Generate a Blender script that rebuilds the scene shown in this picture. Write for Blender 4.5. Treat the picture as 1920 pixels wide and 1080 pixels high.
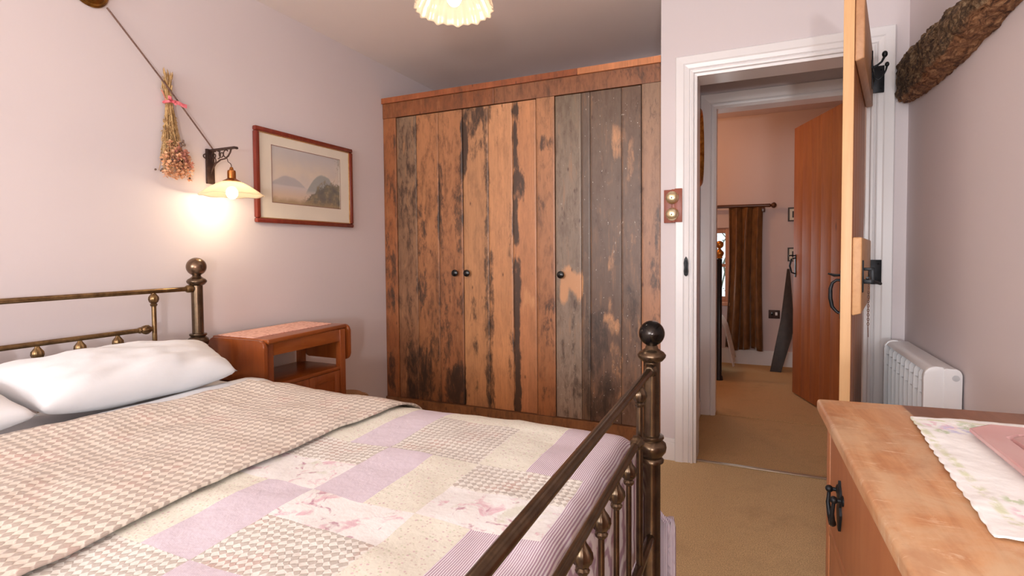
import bpy, bmesh, math, random
from math import pi, sin, cos, sqrt, atan2, radians
from mathutils import Vector, Matrix, noise

for o in list(bpy.data.objects): bpy.data.objects.remove(o)
sc = bpy.context.scene
COL = sc.collection
random.seed(7)

# ------------------------------------------------------------------ camera
YAW, PITCH, ROLL, FPX, CYP, EYE = -0.4221, -0.0336, 0.008, 994.16, 507.7, 1.1
def cam_axes():
    cy, sy, cp, sp = cos(YAW), sin(YAW), cos(PITCH), sin(PITCH)
    f = Vector((sy*cp, cy*cp, sp)); r = Vector((cy, -sy, 0)); d = f.cross(r)
    cr, sr = cos(ROLL), sin(ROLL)
    return cr*r + sr*d, -sr*r + cr*d, f
r_, d_, f_ = cam_axes()
cd = bpy.data.cameras.new('camera'); cam = bpy.data.objects.new('camera', cd); COL.objects.link(cam)
m = Matrix((r_, -d_, -f_)).transposed().to_4x4(); m.translation = Vector((0, 0, EYE))
cam.matrix_world = m
cd.sensor_fit = 'HORIZONTAL'; cd.sensor_width = 36.0; cd.lens = 36.0*FPX/1920.0
cd.shift_x = 0.0; cd.shift_y = -(540-CYP)/1920.0
cd.clip_start = 0.02; cd.clip_end = 100
sc.camera = cam

# ------------------------------------------------------------------ world, light, exposure
sc.view_settings.view_transform = 'Standard'; sc.view_settings.look = 'None'
sc.view_settings.gamma = 1.0; sc.view_settings.use_curve_mapping = False
sc.view_settings.exposure = 0.14
w = bpy.data.worlds.new('world'); sc.world = w; w.use_nodes = True
bg = w.node_tree.nodes['Background']; bg.inputs[0].default_value = (0.86, 0.93, 1.0, 1); bg.inputs[1].default_value = 1.3

def light(name, kind, loc, energy, color=(1, 1, 1), size=.1, size_y=None, rot=None, spread=None):
    l = bpy.data.lights.new(name, kind); l.energy = energy; l.color = color
    if kind == 'AREA':
        l.size = size
        if size_y: l.shape = 'RECTANGLE'; l.size_y = size_y
        if spread: l.spread = spread
    else: l.shadow_soft_size = size
    o = bpy.data.objects.new(name, l); COL.objects.link(o); o.location = loc
    if rot: o.rotation_euler = rot
    return o
# daylight falling through the window of the wall behind the viewpoint
light('window_daylight', 'AREA', (-1.05, -3.16, 1.55), 106, (0.94, 0.98, 1.0), 1.9, 1.3, (radians(90), 0, 0))
# the photographer's strobe standing behind the viewpoint
light('strobe', 'POINT', (0.42, -1.3, 1.02), 80, (0.97, 0.98, 1.0), 0.07)
# far bedroom: warm ceiling bulb and daylight through its window
light('far_room_bulb', 'POINT', (-0.75, 4.75, 2.05), 10, (1.0, 0.52, 0.22), 0.06)
light('far_window_daylight', 'AREA', (-0.58, 5.60, 0.96), 5, (0.9, 0.95, 1.0), 0.7, 0.65, (radians(-90), 0, 0))

# ------------------------------------------------------------------ material helpers
def s2l(c): return tuple(((v/255.)/12.92 if v/255. <= .04045 else ((v/255.+.055)/1.055)**2.4) for v in c)
class NT:
    def __init__(s, name):
        s.m = bpy.data.materials.new(name); s.m.use_nodes = True; s.t = s.m.node_tree
        s.b = s.t.nodes['Principled BSDF']; s.out = s.t.nodes['Material Output']
        s.tc = s.t.nodes.new('ShaderNodeTexCoord')
    def n(s, t, **k):
        x = s.t.nodes.new(t)
        for a, v in k.items(): setattr(x, a, v)
        return x
    def l(s, a, b): s.t.links.new(a, b)
    def mapping(s, scale=(1, 1, 1), rot=(0, 0, 0), loc=(0, 0, 0), src=None):
        x = s.n('ShaderNodeMapping'); s.l(src or s.tc.outputs['Object'], x.inputs[0])
        x.inputs['Scale'].default_value = scale; x.inputs['Rotation'].default_value = rot; x.inputs['Location'].default_value = loc
        return x.outputs[0]
    def noise(s, vec, scale=5, detail=4, rough=.5, dist=0):
        x = s.n('ShaderNodeTexNoise'); s.l(vec, x.inputs['Vector'])
        x.inputs['Scale'].default_value = scale; x.inputs['Detail'].default_value = detail
        x.inputs['Roughness'].default_value = rough; x.inputs['Distortion'].default_value = dist
        return x.outputs['Fac']
    def ramp(s, fac, stops, interp='LINEAR'):
        x = s.n('ShaderNodeValToRGB'); s.l(fac, x.inputs[0]); x.color_ramp.interpolation = interp
        e = x.color_ramp.elements
        while len(e) < len(stops): e.new(.5)
        for i, (p, c) in enumerate(stops):
            e[i].position = p; e[i].color = (c, c, c, 1) if isinstance(c, (int, float)) else (*s2l(c), 1)
        return x.outputs[0]
    def mix(s, fac, a, b, mode='MIX'):
        x = s.n('ShaderNodeMix'); x.data_type = 'RGBA'; x.blend_type = mode
        for v, i in ((fac, 0), (a, 6), (b, 7)):
            if hasattr(v, 'links'): s.l(v, x.inputs[i])
            elif i == 0: x.inputs[0].default_value = v
            else: x.inputs[i].default_value = (*s2l(v), 1) if len(v) == 3 else v
        return x.outputs[2]
    def math(s, op, a, b=None, c=None):
        x = s.n('ShaderNodeMath'); x.operation = op
        for i, v in enumerate((a, b, c)):
            if v is None: continue
            if hasattr(v, 'links'): s.l(v, x.inputs[i])
            else: x.inputs[i].default_value = v
        return x.outputs[0]
    def sep(s, vec):
        x = s.n('ShaderNodeSeparateXYZ'); s.l(vec, x.inputs[0]); return x.outputs
    def bump(s, h, strength=.2, dist=.01):
        x = s.n('ShaderNodeBump'); s.l(h, x.inputs['Height']); x.inputs['Strength'].default_value = strength
        x.inputs['Distance'].default_value = dist; s.l(x.outputs[0], s.b.inputs['Normal'])
    def col(s, c):
        if hasattr(c, 'links'): s.l(c, s.b.inputs['Base Color'])
        else: s.b.inputs['Base Color'].default_value = (*s2l(c), 1)
    def p(s, **k):
        for a, v in k.items(): s.b.inputs[a.replace('_', ' ')].default_value = v
        return s

def mat_plain(name, c, rough=.5, metal=0, var=.06, scale=12, bump=0.0, **k):
    t = NT(name); n = t.noise(t.mapping(), scale, 4)
    a = tuple(max(0, v*(1-var)) for v in c); b = tuple(min(255, v*(1+var)) for v in c)
    t.col(t.ramp(n, [(.3, a), (.7, b)])); t.p(Roughness=rough, Metallic=metal, **k)
    if bump: t.bump(n, bump, .002)
    return t.m

def mat_wood(name, cols, axis='Z', stretch=14, scale=3.0, rough=.42, streak=.35, dark=(60, 35, 18), knots=True, bump=.08, coat=0.0):
    """cols: light to dark sRGB stops; grain runs along axis"""
    t = NT(name)
    sc3 = {'X': (1, stretch, stretch), 'Y': (stretch, 1, stretch), 'Z': (stretch, stretch, 1)}[axis]
    v = t.mapping(sc3)
    n1 = t.noise(v, scale, 6, .6, .6)
    n2 = t.noise(v, scale*5, 4, .7)
    big = t.noise(t.mapping(), 2.2, 3)
    f = t.math('ADD', t.math('MULTIPLY', n1, .65), t.math('MULTIPLY', n2, .35))
    st = [(0.25+.5*i/(len(cols)-1), c) for i, c in enumerate(reversed(cols))]
    c = t.ramp(f, st)
    c = t.mix(t.math('MULTIPLY', t.ramp(n2, [(.50, 0.0), (.72, 1.0)]), streak), c, dark)
    c = t.mix(t.ramp(big, [(.35, 0.0), (.7, .35)]), c, cols[-1])
    if knots:
        vo = t.n('ShaderNodeTexVoronoi'); t.l(t.mapping({'X': (1.2, 4, 4), 'Y': (4, 1.2, 4), 'Z': (4, 4, 1.2)}[axis]), vo.inputs['Vector']); vo.inputs['Scale'].default_value = 2.0
        c = t.mix(t.ramp(vo.outputs['Distance'], [(.03, .75), (.085, 0.0)]), c, dark)
    t.col(c); t.p(Roughness=rough); t.bump(f, bump, .003)
    if coat: t.p(Coat_Weight=coat, Coat_Roughness=.2)
    return t.m

M = {}
def wall_mat(name, c):
    t = NT(name); v = t.mapping()
    n = t.noise(v, 1.2, 3); c2 = tuple(x*.975 for x in c)
    t.col(t.ramp(n, [(.3, c2), (.7, c)])); t.p(Roughness=.85)
    t.bump(t.noise(v, 60, 4), .05, .003)
    return t.m
M['wall'] = wall_mat('pink_paint', (223, 212, 213))
M['ceiling'] = wall_mat('ceiling_paint', (240, 230, 227))
M['far_wall'] = wall_mat('far_wall_paint', (222, 200, 196))
def carpet(name, c):
    t = NT(name); v = t.mapping()
    a = t.noise(v, 260, 3, .7); b = t.noise(v, 6, 4, .6); d = t.noise(v, 38, 5, .7)
    c0 = t.ramp(a, [(.32, tuple(x*.72 for x in c)), (.68, tuple(min(255, x*1.12) for x in c))])
    c1 = t.mix(t.ramp(b, [(.55, 0.0), (.75, .35)]), c0, tuple(x*.74 for x in c))
    c2 = t.mix(t.ramp(d, [(.55, 0.0), (.75, .40)]), c1, tuple(x*.76 for x in c))
    t.col(c2); t.p(Roughness=.95); t.bump(t.math('ADD', a, d), .7, .006)
    return t.m
M['carpet'] = carpet('sand_carpet', (250, 202, 152))
M['carpet_shaded'] = carpet('shaded_hall_carpet', (218, 178, 126))  # dimmer light of the hall put into a darker carpet colour
M['white_gloss'] = mat_plain('white_gloss_paint', (236, 232, 232), .3, 0, .01, 3)
M['white_plastic'] = mat_plain('white_enamel', (238, 238, 240), .3, 0, .01, 3)
M['slot_shade'] = mat_plain('radiator_gap_shade', (96, 88, 84), .6, 0, .05, 20)  # shade in the gaps between the fins, painted as a dark body colour
M['iron'] = mat_plain('black_iron', (34, 35, 38), .45, .6, .2, 40, .15)
M['bracket'] = mat_plain('rusty_iron', (72, 52, 46), .55, .5, .2, 60, .2)
M['knob'] = mat_plain('black_knob', (20, 18, 18), .25, .0, .1, 30)
def mat_brass(name, a, b, rough=.32):
    t = NT(name); n = t.noise(t.mapping(), 26, 5, .65)
    t.col(t.ramp(n, [(.35, a), (.66, b)])); t.p(Metallic=.85, Roughness=rough)
    t.bump(t.noise(t.mapping(), 90, 3), .08, .002)
    return t.m
M['bed_metal'] = mat_brass('aged_bronze', (84, 68, 54), (112, 92, 72), .26)
M['bed_brass'] = mat_brass('worn_brass', (104, 80, 54), (150, 122, 84), .28)
M['bed_ball2'] = mat_brass('bronze_ball', (100, 80, 64), (132, 108, 88), .24)
M['bed_ball'] = mat_brass('dark_bronze_ball', (34, 32, 33), (60, 54, 50), .18)
M['brass'] = mat_brass('bright_brass', (190, 150, 90), (225, 195, 140), .25)
M['brass_pale'] = mat_brass('pale_switch_brass', (222, 206, 160), (244, 234, 204), .3)
M['copper'] = mat_brass('copper', (150, 92, 44), (190, 122, 62), .25)
M['rose'] = mat_brass('rose_brass', (110, 74, 30), (160, 112, 52), .25)
M['gilt'] = mat_brass('gilt', (150, 92, 32), (220, 154, 72), .32)
M['door_pine'] = mat_wood('pale_pine', [(234, 194, 146), (224, 178, 128), (208, 158, 110)], 'Z', 16, 2.4, .45, .15, (150, 95, 50))
M['door_face'] = mat_wood('orange_pine', [(204, 142, 92), (186, 120, 74), (166, 100, 60)], 'Z', 14, 2.4, .45, .35, (96, 52, 26))
M['ledge'] = mat_wood('ledge_pine', [(206, 160, 118), (192, 142, 102), (170, 120, 82)], 'Y', 14, 3, .5, .2, (110, 70, 44))
M['ledge_pale'] = mat_wood('latch_block_pine', [(224, 176, 128), (210, 160, 112), (192, 140, 94)], 'Y', 12, 3, .5, .12, (150, 100, 60))
M['far_door'] = mat_wood('varnished_board', [(196, 122, 66), (172, 98, 48), (142, 76, 34)], 'Z', 12, 2.2, .62, .35, (92, 46, 20))
M['dark_wood'] = mat_plain('dark_board', (58, 46, 40), .5, 0, .15, 20)
M['trolley'] = mat_wood('mahogany', [(176, 100, 46), (150, 76, 28), (112, 52, 18)], 'Y', 10, 2.5, .28, .3, (70, 26, 10), False, .04, .3)
M['trolley_v'] = mat_wood('mahogany_upright', [(170, 96, 44), (146, 72, 28), (108, 50, 18)], 'Z', 10, 2.5, .3, .3, (70, 26, 10), False, .04, .3)
M['frame_wood'] = mat_wood('picture_mahogany', [(150, 62, 40), (124, 44, 28), (96, 30, 20)], 'Z', 10, 3, .25, .2, (60, 18, 10), False, .03, .4)
M['gold_slip'] = mat_brass('gold_slip', (196, 150, 96), (222, 182, 130), .3)
M['switch_wood'] = mat_wood('switch_plate_wood', [(170, 90, 62), (150, 74, 50), (124, 58, 40)], 'Z', 10, 6, .4, .2, (80, 30, 20), False)
M['curtain_pole'] = mat_wood('dark_pole', [(110, 64, 34), (84, 46, 24), (60, 32, 16)], 'X', 10, 3, .3, .2, (40, 20, 10), False)
M['pink_frame'] = mat_wood('window_pine', [(214, 166, 138), (200, 148, 120), (186, 132, 104)], 'Z', 10, 3, .5, .1, (150, 96, 70), False)
M['strip'] = mat_plain('door_strip_metal', (190, 178, 160), .35, .7, .05)
M['jute'] = mat_plain('bare_lath', (214, 206, 186), .8)

# ------------------------------------------------------------------ mesh helpers
def BM(): return bmesh.new()
def box(bm, x0, x1, y0, y1, z0, z1, bev=0.0, seg=2, mtx=None):
    g = bmesh.ops.create_cube(bm, size=1.0)['verts']
    for v in g:
        v.co = Vector((x0+(v.co.x+.5)*(x1-x0), y0+(v.co.y+.5)*(y1-y0), z0+(v.co.z+.5)*(z1-z0)))
    es = list({e for v in g for e in v.link_edges})
    if bev > 0:
        r = bmesh.ops.bevel(bm, geom=es, offset=min(bev, .45*min(abs(x1-x0), abs(y1-y0), abs(z1-z0))), segments=seg, profile=.5, affect='EDGES')
        g = list({v for f in r['faces'] for v in f.verts} | {v for v in g if v.is_valid})
    if mtx is not None:
        for v in g: v.co = mtx @ v.co
    return g
def frame_from(d):
    d = d.normalized(); a = Vector((0, 0, 1)) if abs(d.z) < .9 else Vector((1, 0, 0))
    u = d.cross(a).normalized(); return u, d.cross(u).normalized()
def tube(bm, pts, r, seg=12, cap=True):
    """pts: list of points, r: radius or list"""
    pts = [Vector(p) for p in pts]; n = len(pts)
    rs = r if isinstance(r, (list, tuple)) else [r]*n
    rings = []; pu = None
    for i, p in enumerate(pts):
        d = (pts[min(i+1, n-1)]-pts[max(i-1, 0)])
        if d.length < 1e-9: d = Vector((0, 0, 1))
        d.normalize()
        if pu is None: u, v = frame_from(d)
        else:
            u = (pu - d*pu.dot(d))
            u = u.normalized() if u.length > 1e-6 else frame_from(d)[0]
            v = d.cross(u)
        pu = u
        rings.append([bm.verts.new(p + (u*cos(2*pi*k/seg)+v*sin(2*pi*k/seg))*rs[i]) for k in range(seg)])
    for a, b in zip(rings, rings[1:]):
        for k in range(seg): bm.faces.new((a[k], a[(k+1) % seg], b[(k+1) % seg], b[k]))
    if cap:
        bm.faces.new(list(reversed(rings[0]))); bm.faces.new(rings[-1])
    return rings
def lathe(bm, prof, origin, axis=(0, 0, 1), seg=24, close=True, rib=None):
    """prof: list of (r, h) along axis; rib=(count, amp)"""
    o = Vector(origin); ax = Vector(axis).normalized(); u, v = frame_from(ax)
    rings = []
    for r, h in prof:
        if r < 1e-6: rings.append([bm.verts.new(o+ax*h)])
        else:
            rings.append([bm.verts.new(o+ax*h+(u*cos(2*pi*k/seg)+v*sin(2*pi*k/seg))*(r*(1+(rib[1]*cos(rib[0]*2*pi*k/seg) if rib else 0)))) for k in range(seg)])
    for a, b in zip(rings, rings[1:]):
        for k in range(seg):
            k2 = (k+1) % seg
            if len(a) == 1 and len(b) == 1: continue
            if len(a) == 1: bm.faces.new((a[0], b[k2], b[k]))
            elif len(b) == 1: bm.faces.new((a[k], a[k2], b[0]))
            else: bm.faces.new((a[k], a[k2], b[k2], b[k]))
    if close:
        if len(rings[0]) > 1: bm.faces.new(list(reversed(rings[0])))
        if len(rings[-1]) > 1: bm.faces.new(rings[-1])
def sphere(bm, c, r, seg=24, rings=14, sc3=(1, 1, 1)):
    g = bmesh.ops.create_uvsphere(bm, u_segments=seg, v_segments=rings, radius=r)['verts']
    for v in g: v.co = Vector((v.co.x*sc3[0]+c[0], v.co.y*sc3[1]+c[1], v.co.z*sc3[2]+c[2]))
def prism(bm, pts, y0, y1, plane='XZ', bev=0):
    """extrude a 2D polygon"""
    def P(a, b, t): return {'XZ': (a, t, b), 'XY': (a, b, t), 'YZ': (t, a, b)}[plane]
    A = [bm.verts.new(P(a, b, y0)) for a, b in pts]; B = [bm.verts.new(P(a, b, y1)) for a, b in pts]
    n = len(pts); fs = [bm.faces.new(A), bm.faces.new(list(reversed(B)))]
    for i in range(n): fs.append(bm.faces.new((A[i], B[i], B[(i+1) % n], A[(i+1) % n])))
    if bev: bmesh.ops.bevel(bm, geom=list({e for f in fs[:2] for e in f.edges}), offset=bev, segments=2, profile=.5, affect='EDGES')
def grid(bm, fn, nu, nv, matfn=None):
    V = [[bm.verts.new(fn(i/nu, j/nv)) for j in range(nv+1)] for i in range(nu+1)]
    for i in range(nu):
        for j in range(nv):
            f = bm.faces.new((V[i][j], V[i+1][j], V[i+1][j+1], V[i][j+1]))
            if matfn: f.material_index = matfn((i+.5)/nu, (j+.5)/nv)
    return V

def wloc(o):
    p = Vector((0, 0, 0))
    while o is not None: p += o.location; o = o.parent
    return p
def obj(name, bm, mat, parent=None, local=False, smooth=True, angle=40, recalc=True):
    """link a bmesh as ONE mesh object; vertices given in world space unless local"""
    if recalc: bmesh.ops.recalc_face_normals(bm, faces=bm.faces)
    me = bpy.data.meshes.new(name)
    if parent is None:
        xs = [v.co.x for v in bm.verts]; ys = [v.co.y for v in bm.verts]; zs = [v.co.z for v in bm.verts]
        org = Vector(((min(xs)+max(xs))/2, (min(ys)+max(ys))/2, min(zs)))
    else: org = Vector((0, 0, 0)) if local else wloc(parent)
    bmesh.ops.translate(bm, verts=bm.verts, vec=-org)
    bm.to_mesh(me); bm.free()
    if smooth:
        me.polygons.foreach_set('use_smooth', [True]*len(me.polygons))
        try: me.set_sharp_from_angle(angle=radians(angle))
        except Exception: pass
    for mm in (mat if isinstance(mat, (list, tuple)) else [mat]): me.materials.append(mm)
    o = bpy.data.objects.new(name, me); COL.objects.link(o)
    if parent is None: o.location = org
    else: o.parent = parent
    return o
def tag(o, label=None, cat=None, group=None, kind=None):
    if label: o['label'] = label
    if cat: o['category'] = cat
    if group: o['group'] = group
    if kind: o['kind'] = kind
    return o
def thing(name, label, cat, loc, rotz=0, group=None):
    o = bpy.data.objects.new(name, None); COL.objects.link(o); o.location = loc; o.rotation_euler = (0, 0, rotz)
    o.empty_display_size = .05
    return tag(o, label, cat, group)
def struct(name, bm, mat, parent=None, **k):
    o = obj(name, bm, mat, parent, **k)
    if parent is None: o['kind'] = 'structure'
    return o
def fbm(x, y, z=0, oct=4): return noise.fractal(Vector((x, y, z)), 1.0, 2.0, oct)

# ------------------------------------------------------------------ the room
XL, XR, YD, YW, YB, YF = -2.2525, .634, 2.877, 2.92, 3.75, -3.2
DX0, DX1, DZ = -.25, .477, 1.989          # first doorway
Y2, Y2b = 3.776, 3.90                      # wall with the second doorway
EX0, EX1, EZ = -.207, .56, 2.036
def slab(x0, x1, y0, y1, z0, z1, bm=None):
    bm = bm or BM(); box(bm, x0, x1, y0, y1, z0, z1); return bm
struct('floor', slab(XL-.1, XR+.1, YF-.1, 2.915, -.1, 0), M['carpet'], smooth=False)
struct('floor', slab(-.45, XR+.1, 2.915, 3.80, -.1, 0), M['carpet_shaded'], smooth=False)
struct('floor', slab(-2.2, 1.3, 3.80, 5.75, -.1, 0), M['carpet_shaded'], smooth=False)
def ceil_z(x): return 2.368+.042*(x-XL)
bm = BM(); prism(bm, [(XL-.1, ceil_z(XL-.1)), (XR+.1, ceil_z(XR+.1)), (XR+.1, 2.7), (XL-.1, 2.7)], YF-.1, 3.80)
struct('ceiling', bm, M['ceiling'], smooth=False)
struct('ceiling', slab(-2.2, 1.3, 3.90, 5.75, 2.40, 2.5), M['far_wall'], smooth=False)
struct('wall_left', slab(XL-.1, XL, YF-.1, 3.85, 0, 2.66), M['wall'], smooth=False)
struct('wall_right', slab(XR, XR+.1, YF-.1, Y2, 0, 2.66), M['wall'], smooth=False)
struct('wall_alcove', slab(XL, -.43, YB, YB+.1, 0, 2.66), M['wall'], smooth=False)
bm = BM()
box(bm, -.43, DX0-.03, YD, 3.04, 0, 2.62); box(bm, DX1+.03, XR, YD, 3.04, 0, 2.62)
box(bm, DX0-.03, DX1+.03, YD, 3.04, DZ+.03, 2.62)
struct('wall_back', bm, M['wall'], smooth=False)
struct('wall_hall_left', slab(-.43, -.315, 3.04, Y2, 0, 2.62), M['wall'], smooth=False)
bm = BM()
box(bm, -.43, EX0-.03, Y2, Y2b, 0, 2.62); box(bm, EX1+.03, XR+.1, Y2, Y2b, 0, 2.62)
box(bm, EX0-.03, EX1+.03, Y2, Y2b, EZ+.03, 2.62)
struct('wall_hall_back', bm, M['wall'], smooth=False)
# wall behind the viewpoint, with the window the daylight comes through
WX0, WX1, WZ0, WZ1 = -2.05, -.05, .85, 2.2
bm = BM()
box(bm, XL, WX0, YF-.1, YF, 0, 2.66); box(bm, WX1, XR, YF-.1, YF, 0, 2.66)
box(bm, WX0, WX1, YF-.1, YF, 0, WZ0); box(bm, WX0, WX1, YF-.1, YF, WZ1, 2.66)
struct('wall_front', bm, M['wall'], smooth=False)
w1 = thing('window_1', None, None, (-1.05, YF-.05, WZ0)); w1['kind'] = 'structure'
bm = BM()
for a, b in ((WX0, WX0+.05), (-1.075, -1.025), (WX1-.05, WX1)): box(bm, a, b, YF-.09, YF-.02, WZ0, WZ1, .004)
for a, b in ((WZ0, WZ0+.05), (WZ1-.05, WZ1)): box(bm, WX0+.05, WX1-.05, YF-.088, YF-.022, a, b, .004)
obj('window_frame', bm, M['white_gloss'], w1)

# far bedroom shell
FY = 5.627
FWX0, FWX1, FWZ0, FWZ1 = -.95, -.192, .60, 1.33
bm = BM()
box(bm, -2.1, FWX0, FY, FY+.12, 0, 2.4); box(bm, FWX1, 1.2, FY, FY+.12, 0, 2.4)
box(bm, FWX0, FWX1, FY, FY+.12, 0, FWZ0); box(bm, FWX0, FWX1, FY, FY+.12, FWZ1, 2.4)
struct('wall_far_back', bm, M['far_wall'], smooth=False)
struct('wall_far_left', slab(-2.2, -2.1, Y2b, FY, 0, 2.4), M['far_wall'], smooth=False)
struct('wall_far_right', slab(1.2, 1.3, Y2b, FY, 0, 2.4), M['far_wall'], smooth=False)
struct('wall_far_front', slab(-2.1, -.43, 3.85, Y2b, 0, 2.4), M['far_wall'], smooth=False)
struct('wall_far_front', slab(XR+.1, 1.2, Y2b-.05, Y2b, 0, 2.4), M['far_wall'], smooth=False)
t = NT('window_glass'); t.p(Roughness=.02, Transmission_Weight=1.0, IOR=1.02); t.col((245, 250, 250)); M['glass'] = t.m
w2 = thing('window_2', None, None, (-.58, FY, FWZ0)); w2['kind'] = 'structure'
bm = BM()
for a, b in ((FWX0, FWX0+.05), (-.60, -.555), (FWX1-.032, FWX1)): box(bm, a, b, FY+.02, FY+.075, FWZ0, FWZ1, .004)
for a, b in ((FWZ0, FWZ0+.05), (.945, .975), (FWZ1-.05, FWZ1)): box(bm, FWX0+.05, FWX1-.032, FY+.022, FY+.073, a, b, .003)
obj('window_frame', bm, M['pink_frame'], w2)
bm = BM(); box(bm, FWX0+.05, FWX1-.032, FY+.045, FY+.049, FWZ0+.05, FWZ1-.05); obj('pane', bm, M['glass'], w2)
bm = BM(); box(bm, FWX0-.03, FWX1+.03, FY-.05, FY+.02, FWZ0-.035, FWZ0-.001, .005); obj('window_sill', bm, M['pink_frame'], w2)
struct('baseboard_far', slab(-2.1, 1.2, FY-.018, FY, 0, .142), M['white_gloss'], smooth=False)

# ---- architraves swept round the openings
def casing(name, x0, x1, z1, yface, prof, mat, z0=0.0):
    bm = BM(); rows = []
    for (cx, cz, sx, szz) in ((x0, z0, -1, 0), (x0, z1, -1, 1), (x1, z1, 1, 1), (x1, z0, 1, 0)):
        rows.append([bm.verts.new((cx+sx*u, yface-d, cz+szz*u)) for u, d in prof])
    for a, b in zip(rows, rows[1:]):
        for i in range(len(prof)-1): bm.faces.new((a[i], a[i+1], b[i+1], b[i]))
    bm.faces.new(rows[0]); bm.faces.new(list(reversed(rows[-1])))
    for a, b in zip(rows, rows[1:]): bm.faces.new((a[0], b[0], b[-1], a[-1]))
    return struct(name, bm, mat, smooth=False)
PROF = [(0, -.163), (0, .006), (.012, .008), (.014, .006), (.017, .018), (.026, .020), (.029, .013), (.033, .012), (.038, .019), (.042, .016), (.060, .020), (.066, .024), (.100, .026), (.104, .022), (.104, -.001), (.03, -.001), (.03, -.163)]
casing('trim_1', DX0, DX1, DZ, YD, PROF, M['white_gloss'])
PROF2 = [(0, -.124), (0, .006), (.016, .018), (.028, .020), (.031, .012), (.040, .019), (.060, .022), (.095, .026), (.099, .020), (.099, -.001), (.03, -.001), (.03, -.124)]
casing('trim_2', EX0, EX1, EZ, Y2, PROF2, M['white_gloss'])
# carpet joint strips
bm = BM(); box(bm, DX0, DX1, 2.898, 2.922, 0.0005, .006, .002); struct('trim_3', bm, M['strip'])
bm = BM(); box(bm, EX0, EX1, 3.79, 3.80, 0.0005, .004, .001); struct('trim_4', bm, M['carpet_shaded'])
# skirting boards
def skirt(name, pts, h=.115):
    """pts: footprint polygon of the skirting run, with a small moulded top"""
    bm = BM()
    for (x0, x1, y0, y1) in pts:
        box(bm, x0, x1, y0, y1, 0, h-.02, .001)
        dx = .006 if abs(x1-x0) < abs(y1-y0) else 0; dy = .006 if dx == 0 else 0
        ax0, ax1, ay0, ay1 = x0, x1, y0, y1
        if dx: (ax0, ax1) = (x0, x1-dx) if x0 < 0 else (x0+dx, x1)
        if dy: ay0 = y0+dy
        box(bm, ax0, ax1, ay0, ay1, h-.021, h, .003)
    return struct(name, bm, M['white_gloss'])
skirt('baseboard_left', [(XL, XL+.018, YF, 2.915)])
skirt('baseboard_right', [(XR-.018, XR, YF, YD)])
skirt('baseboard_back', [(-.43, DX0-.105, YD-.018, YD)])
skirt('baseboard_hall', [(-.315, -.297, 3.045, Y2-.03)])

# ------------------------------------------------------------------ wardrobe of reclaimed boards
def wardrobe_mat():
    t = NT('reclaimed_boards')
    a = t.n('ShaderNodeVertexColor'); a.layer_name = 'wood'
    s = t.n('ShaderNodeVertexColor'); s.layer_name = 'stain'
    so = t.sep(s.outputs[0])
    g = t.noise(t.mapping((24, 24, 1.1)), 4.0, 6, .6, .4); g2 = t.noise(t.mapping((60, 60, 5)), 4.0, 4, .7)
    fine = t.noise(t.mapping((5, 5, 1.7)), 9, 7, .72, .5)
    mid = t.noise(t.mapping((3.2, 3.2, 1.0)), 5.5, 6, .66, .7)
    c = t.mix(1.0, a.outputs[0], t.ramp(t.math('ADD', t.math('MULTIPLY', g, .6), t.math('MULTIPLY', g2, .4)), [(.3, .74), (.5, .98), (.72, 1.14)]), 'MULTIPLY')
    # general brown mottling, stronger on the more weathered boards
    mk = t.math('MULTIPLY', t.ramp(t.math('ADD', t.math('MULTIPLY', mid, .55), t.math('MULTIPLY', fine, .45)), [(.47, 0.0), (.62, 1.0)]), a.outputs['Alpha'])
    c = t.mix(mk, c, (84, 53, 34))
    lk = t.math('MULTIPLY', t.ramp(t.math('ADD', t.math('MULTIPLY', mid, .5), t.math('MULTIPLY', g, .5)), [(.34, .55), (.46, 0.0)]), a.outputs['Alpha'])
    c = t.mix(lk, c, (190, 132, 88))
    e = t.math('ADD', so[0], t.math('MULTIPLY', t.math('SUBTRACT', fine, .5), 1.25))
    e = t.math('ADD', e, t.math('MULTIPLY', t.math('SUBTRACT', mid, .5), .9))
    k = t.ramp(e, [(.30, 0.0), (.50, .55), (.72, .93)])
    c = t.mix(k, c, (54, 38, 29))
    k2 = t.ramp(t.math('ADD', so[1], t.math('MULTIPLY', t.math('SUBTRACT', fine, .5), 1.1)), [(.36, 0.0), (.75, .85)])
    c = t.mix(k2, c, (206, 148, 102))
    vo = t.n('ShaderNodeTexVoronoi'); t.l(t.mapping((7, 7, 2.6)), vo.inputs['Vector']); vo.inputs['Scale'].default_value = 2.6
    c = t.mix(t.ramp(vo.outputs['Distance'], [(.03, .85), (.11, 0.0)]), c, (70, 38, 24))
    sp = t.ramp(t.noise(t.mapping((1, 1, .6)), 120, 1, .5), [(.74, 0.0), (.80, 1.0)])
    c = t.mix(t.math('MULTIPLY', sp, so[2]), c, (214, 200, 184))
    t.col(c); t.p(Roughness=.42); t.bump(t.math('ADD', g, fine), .12, .003)
    return t.m
M['boards'] = wardrobe_mat()
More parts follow.
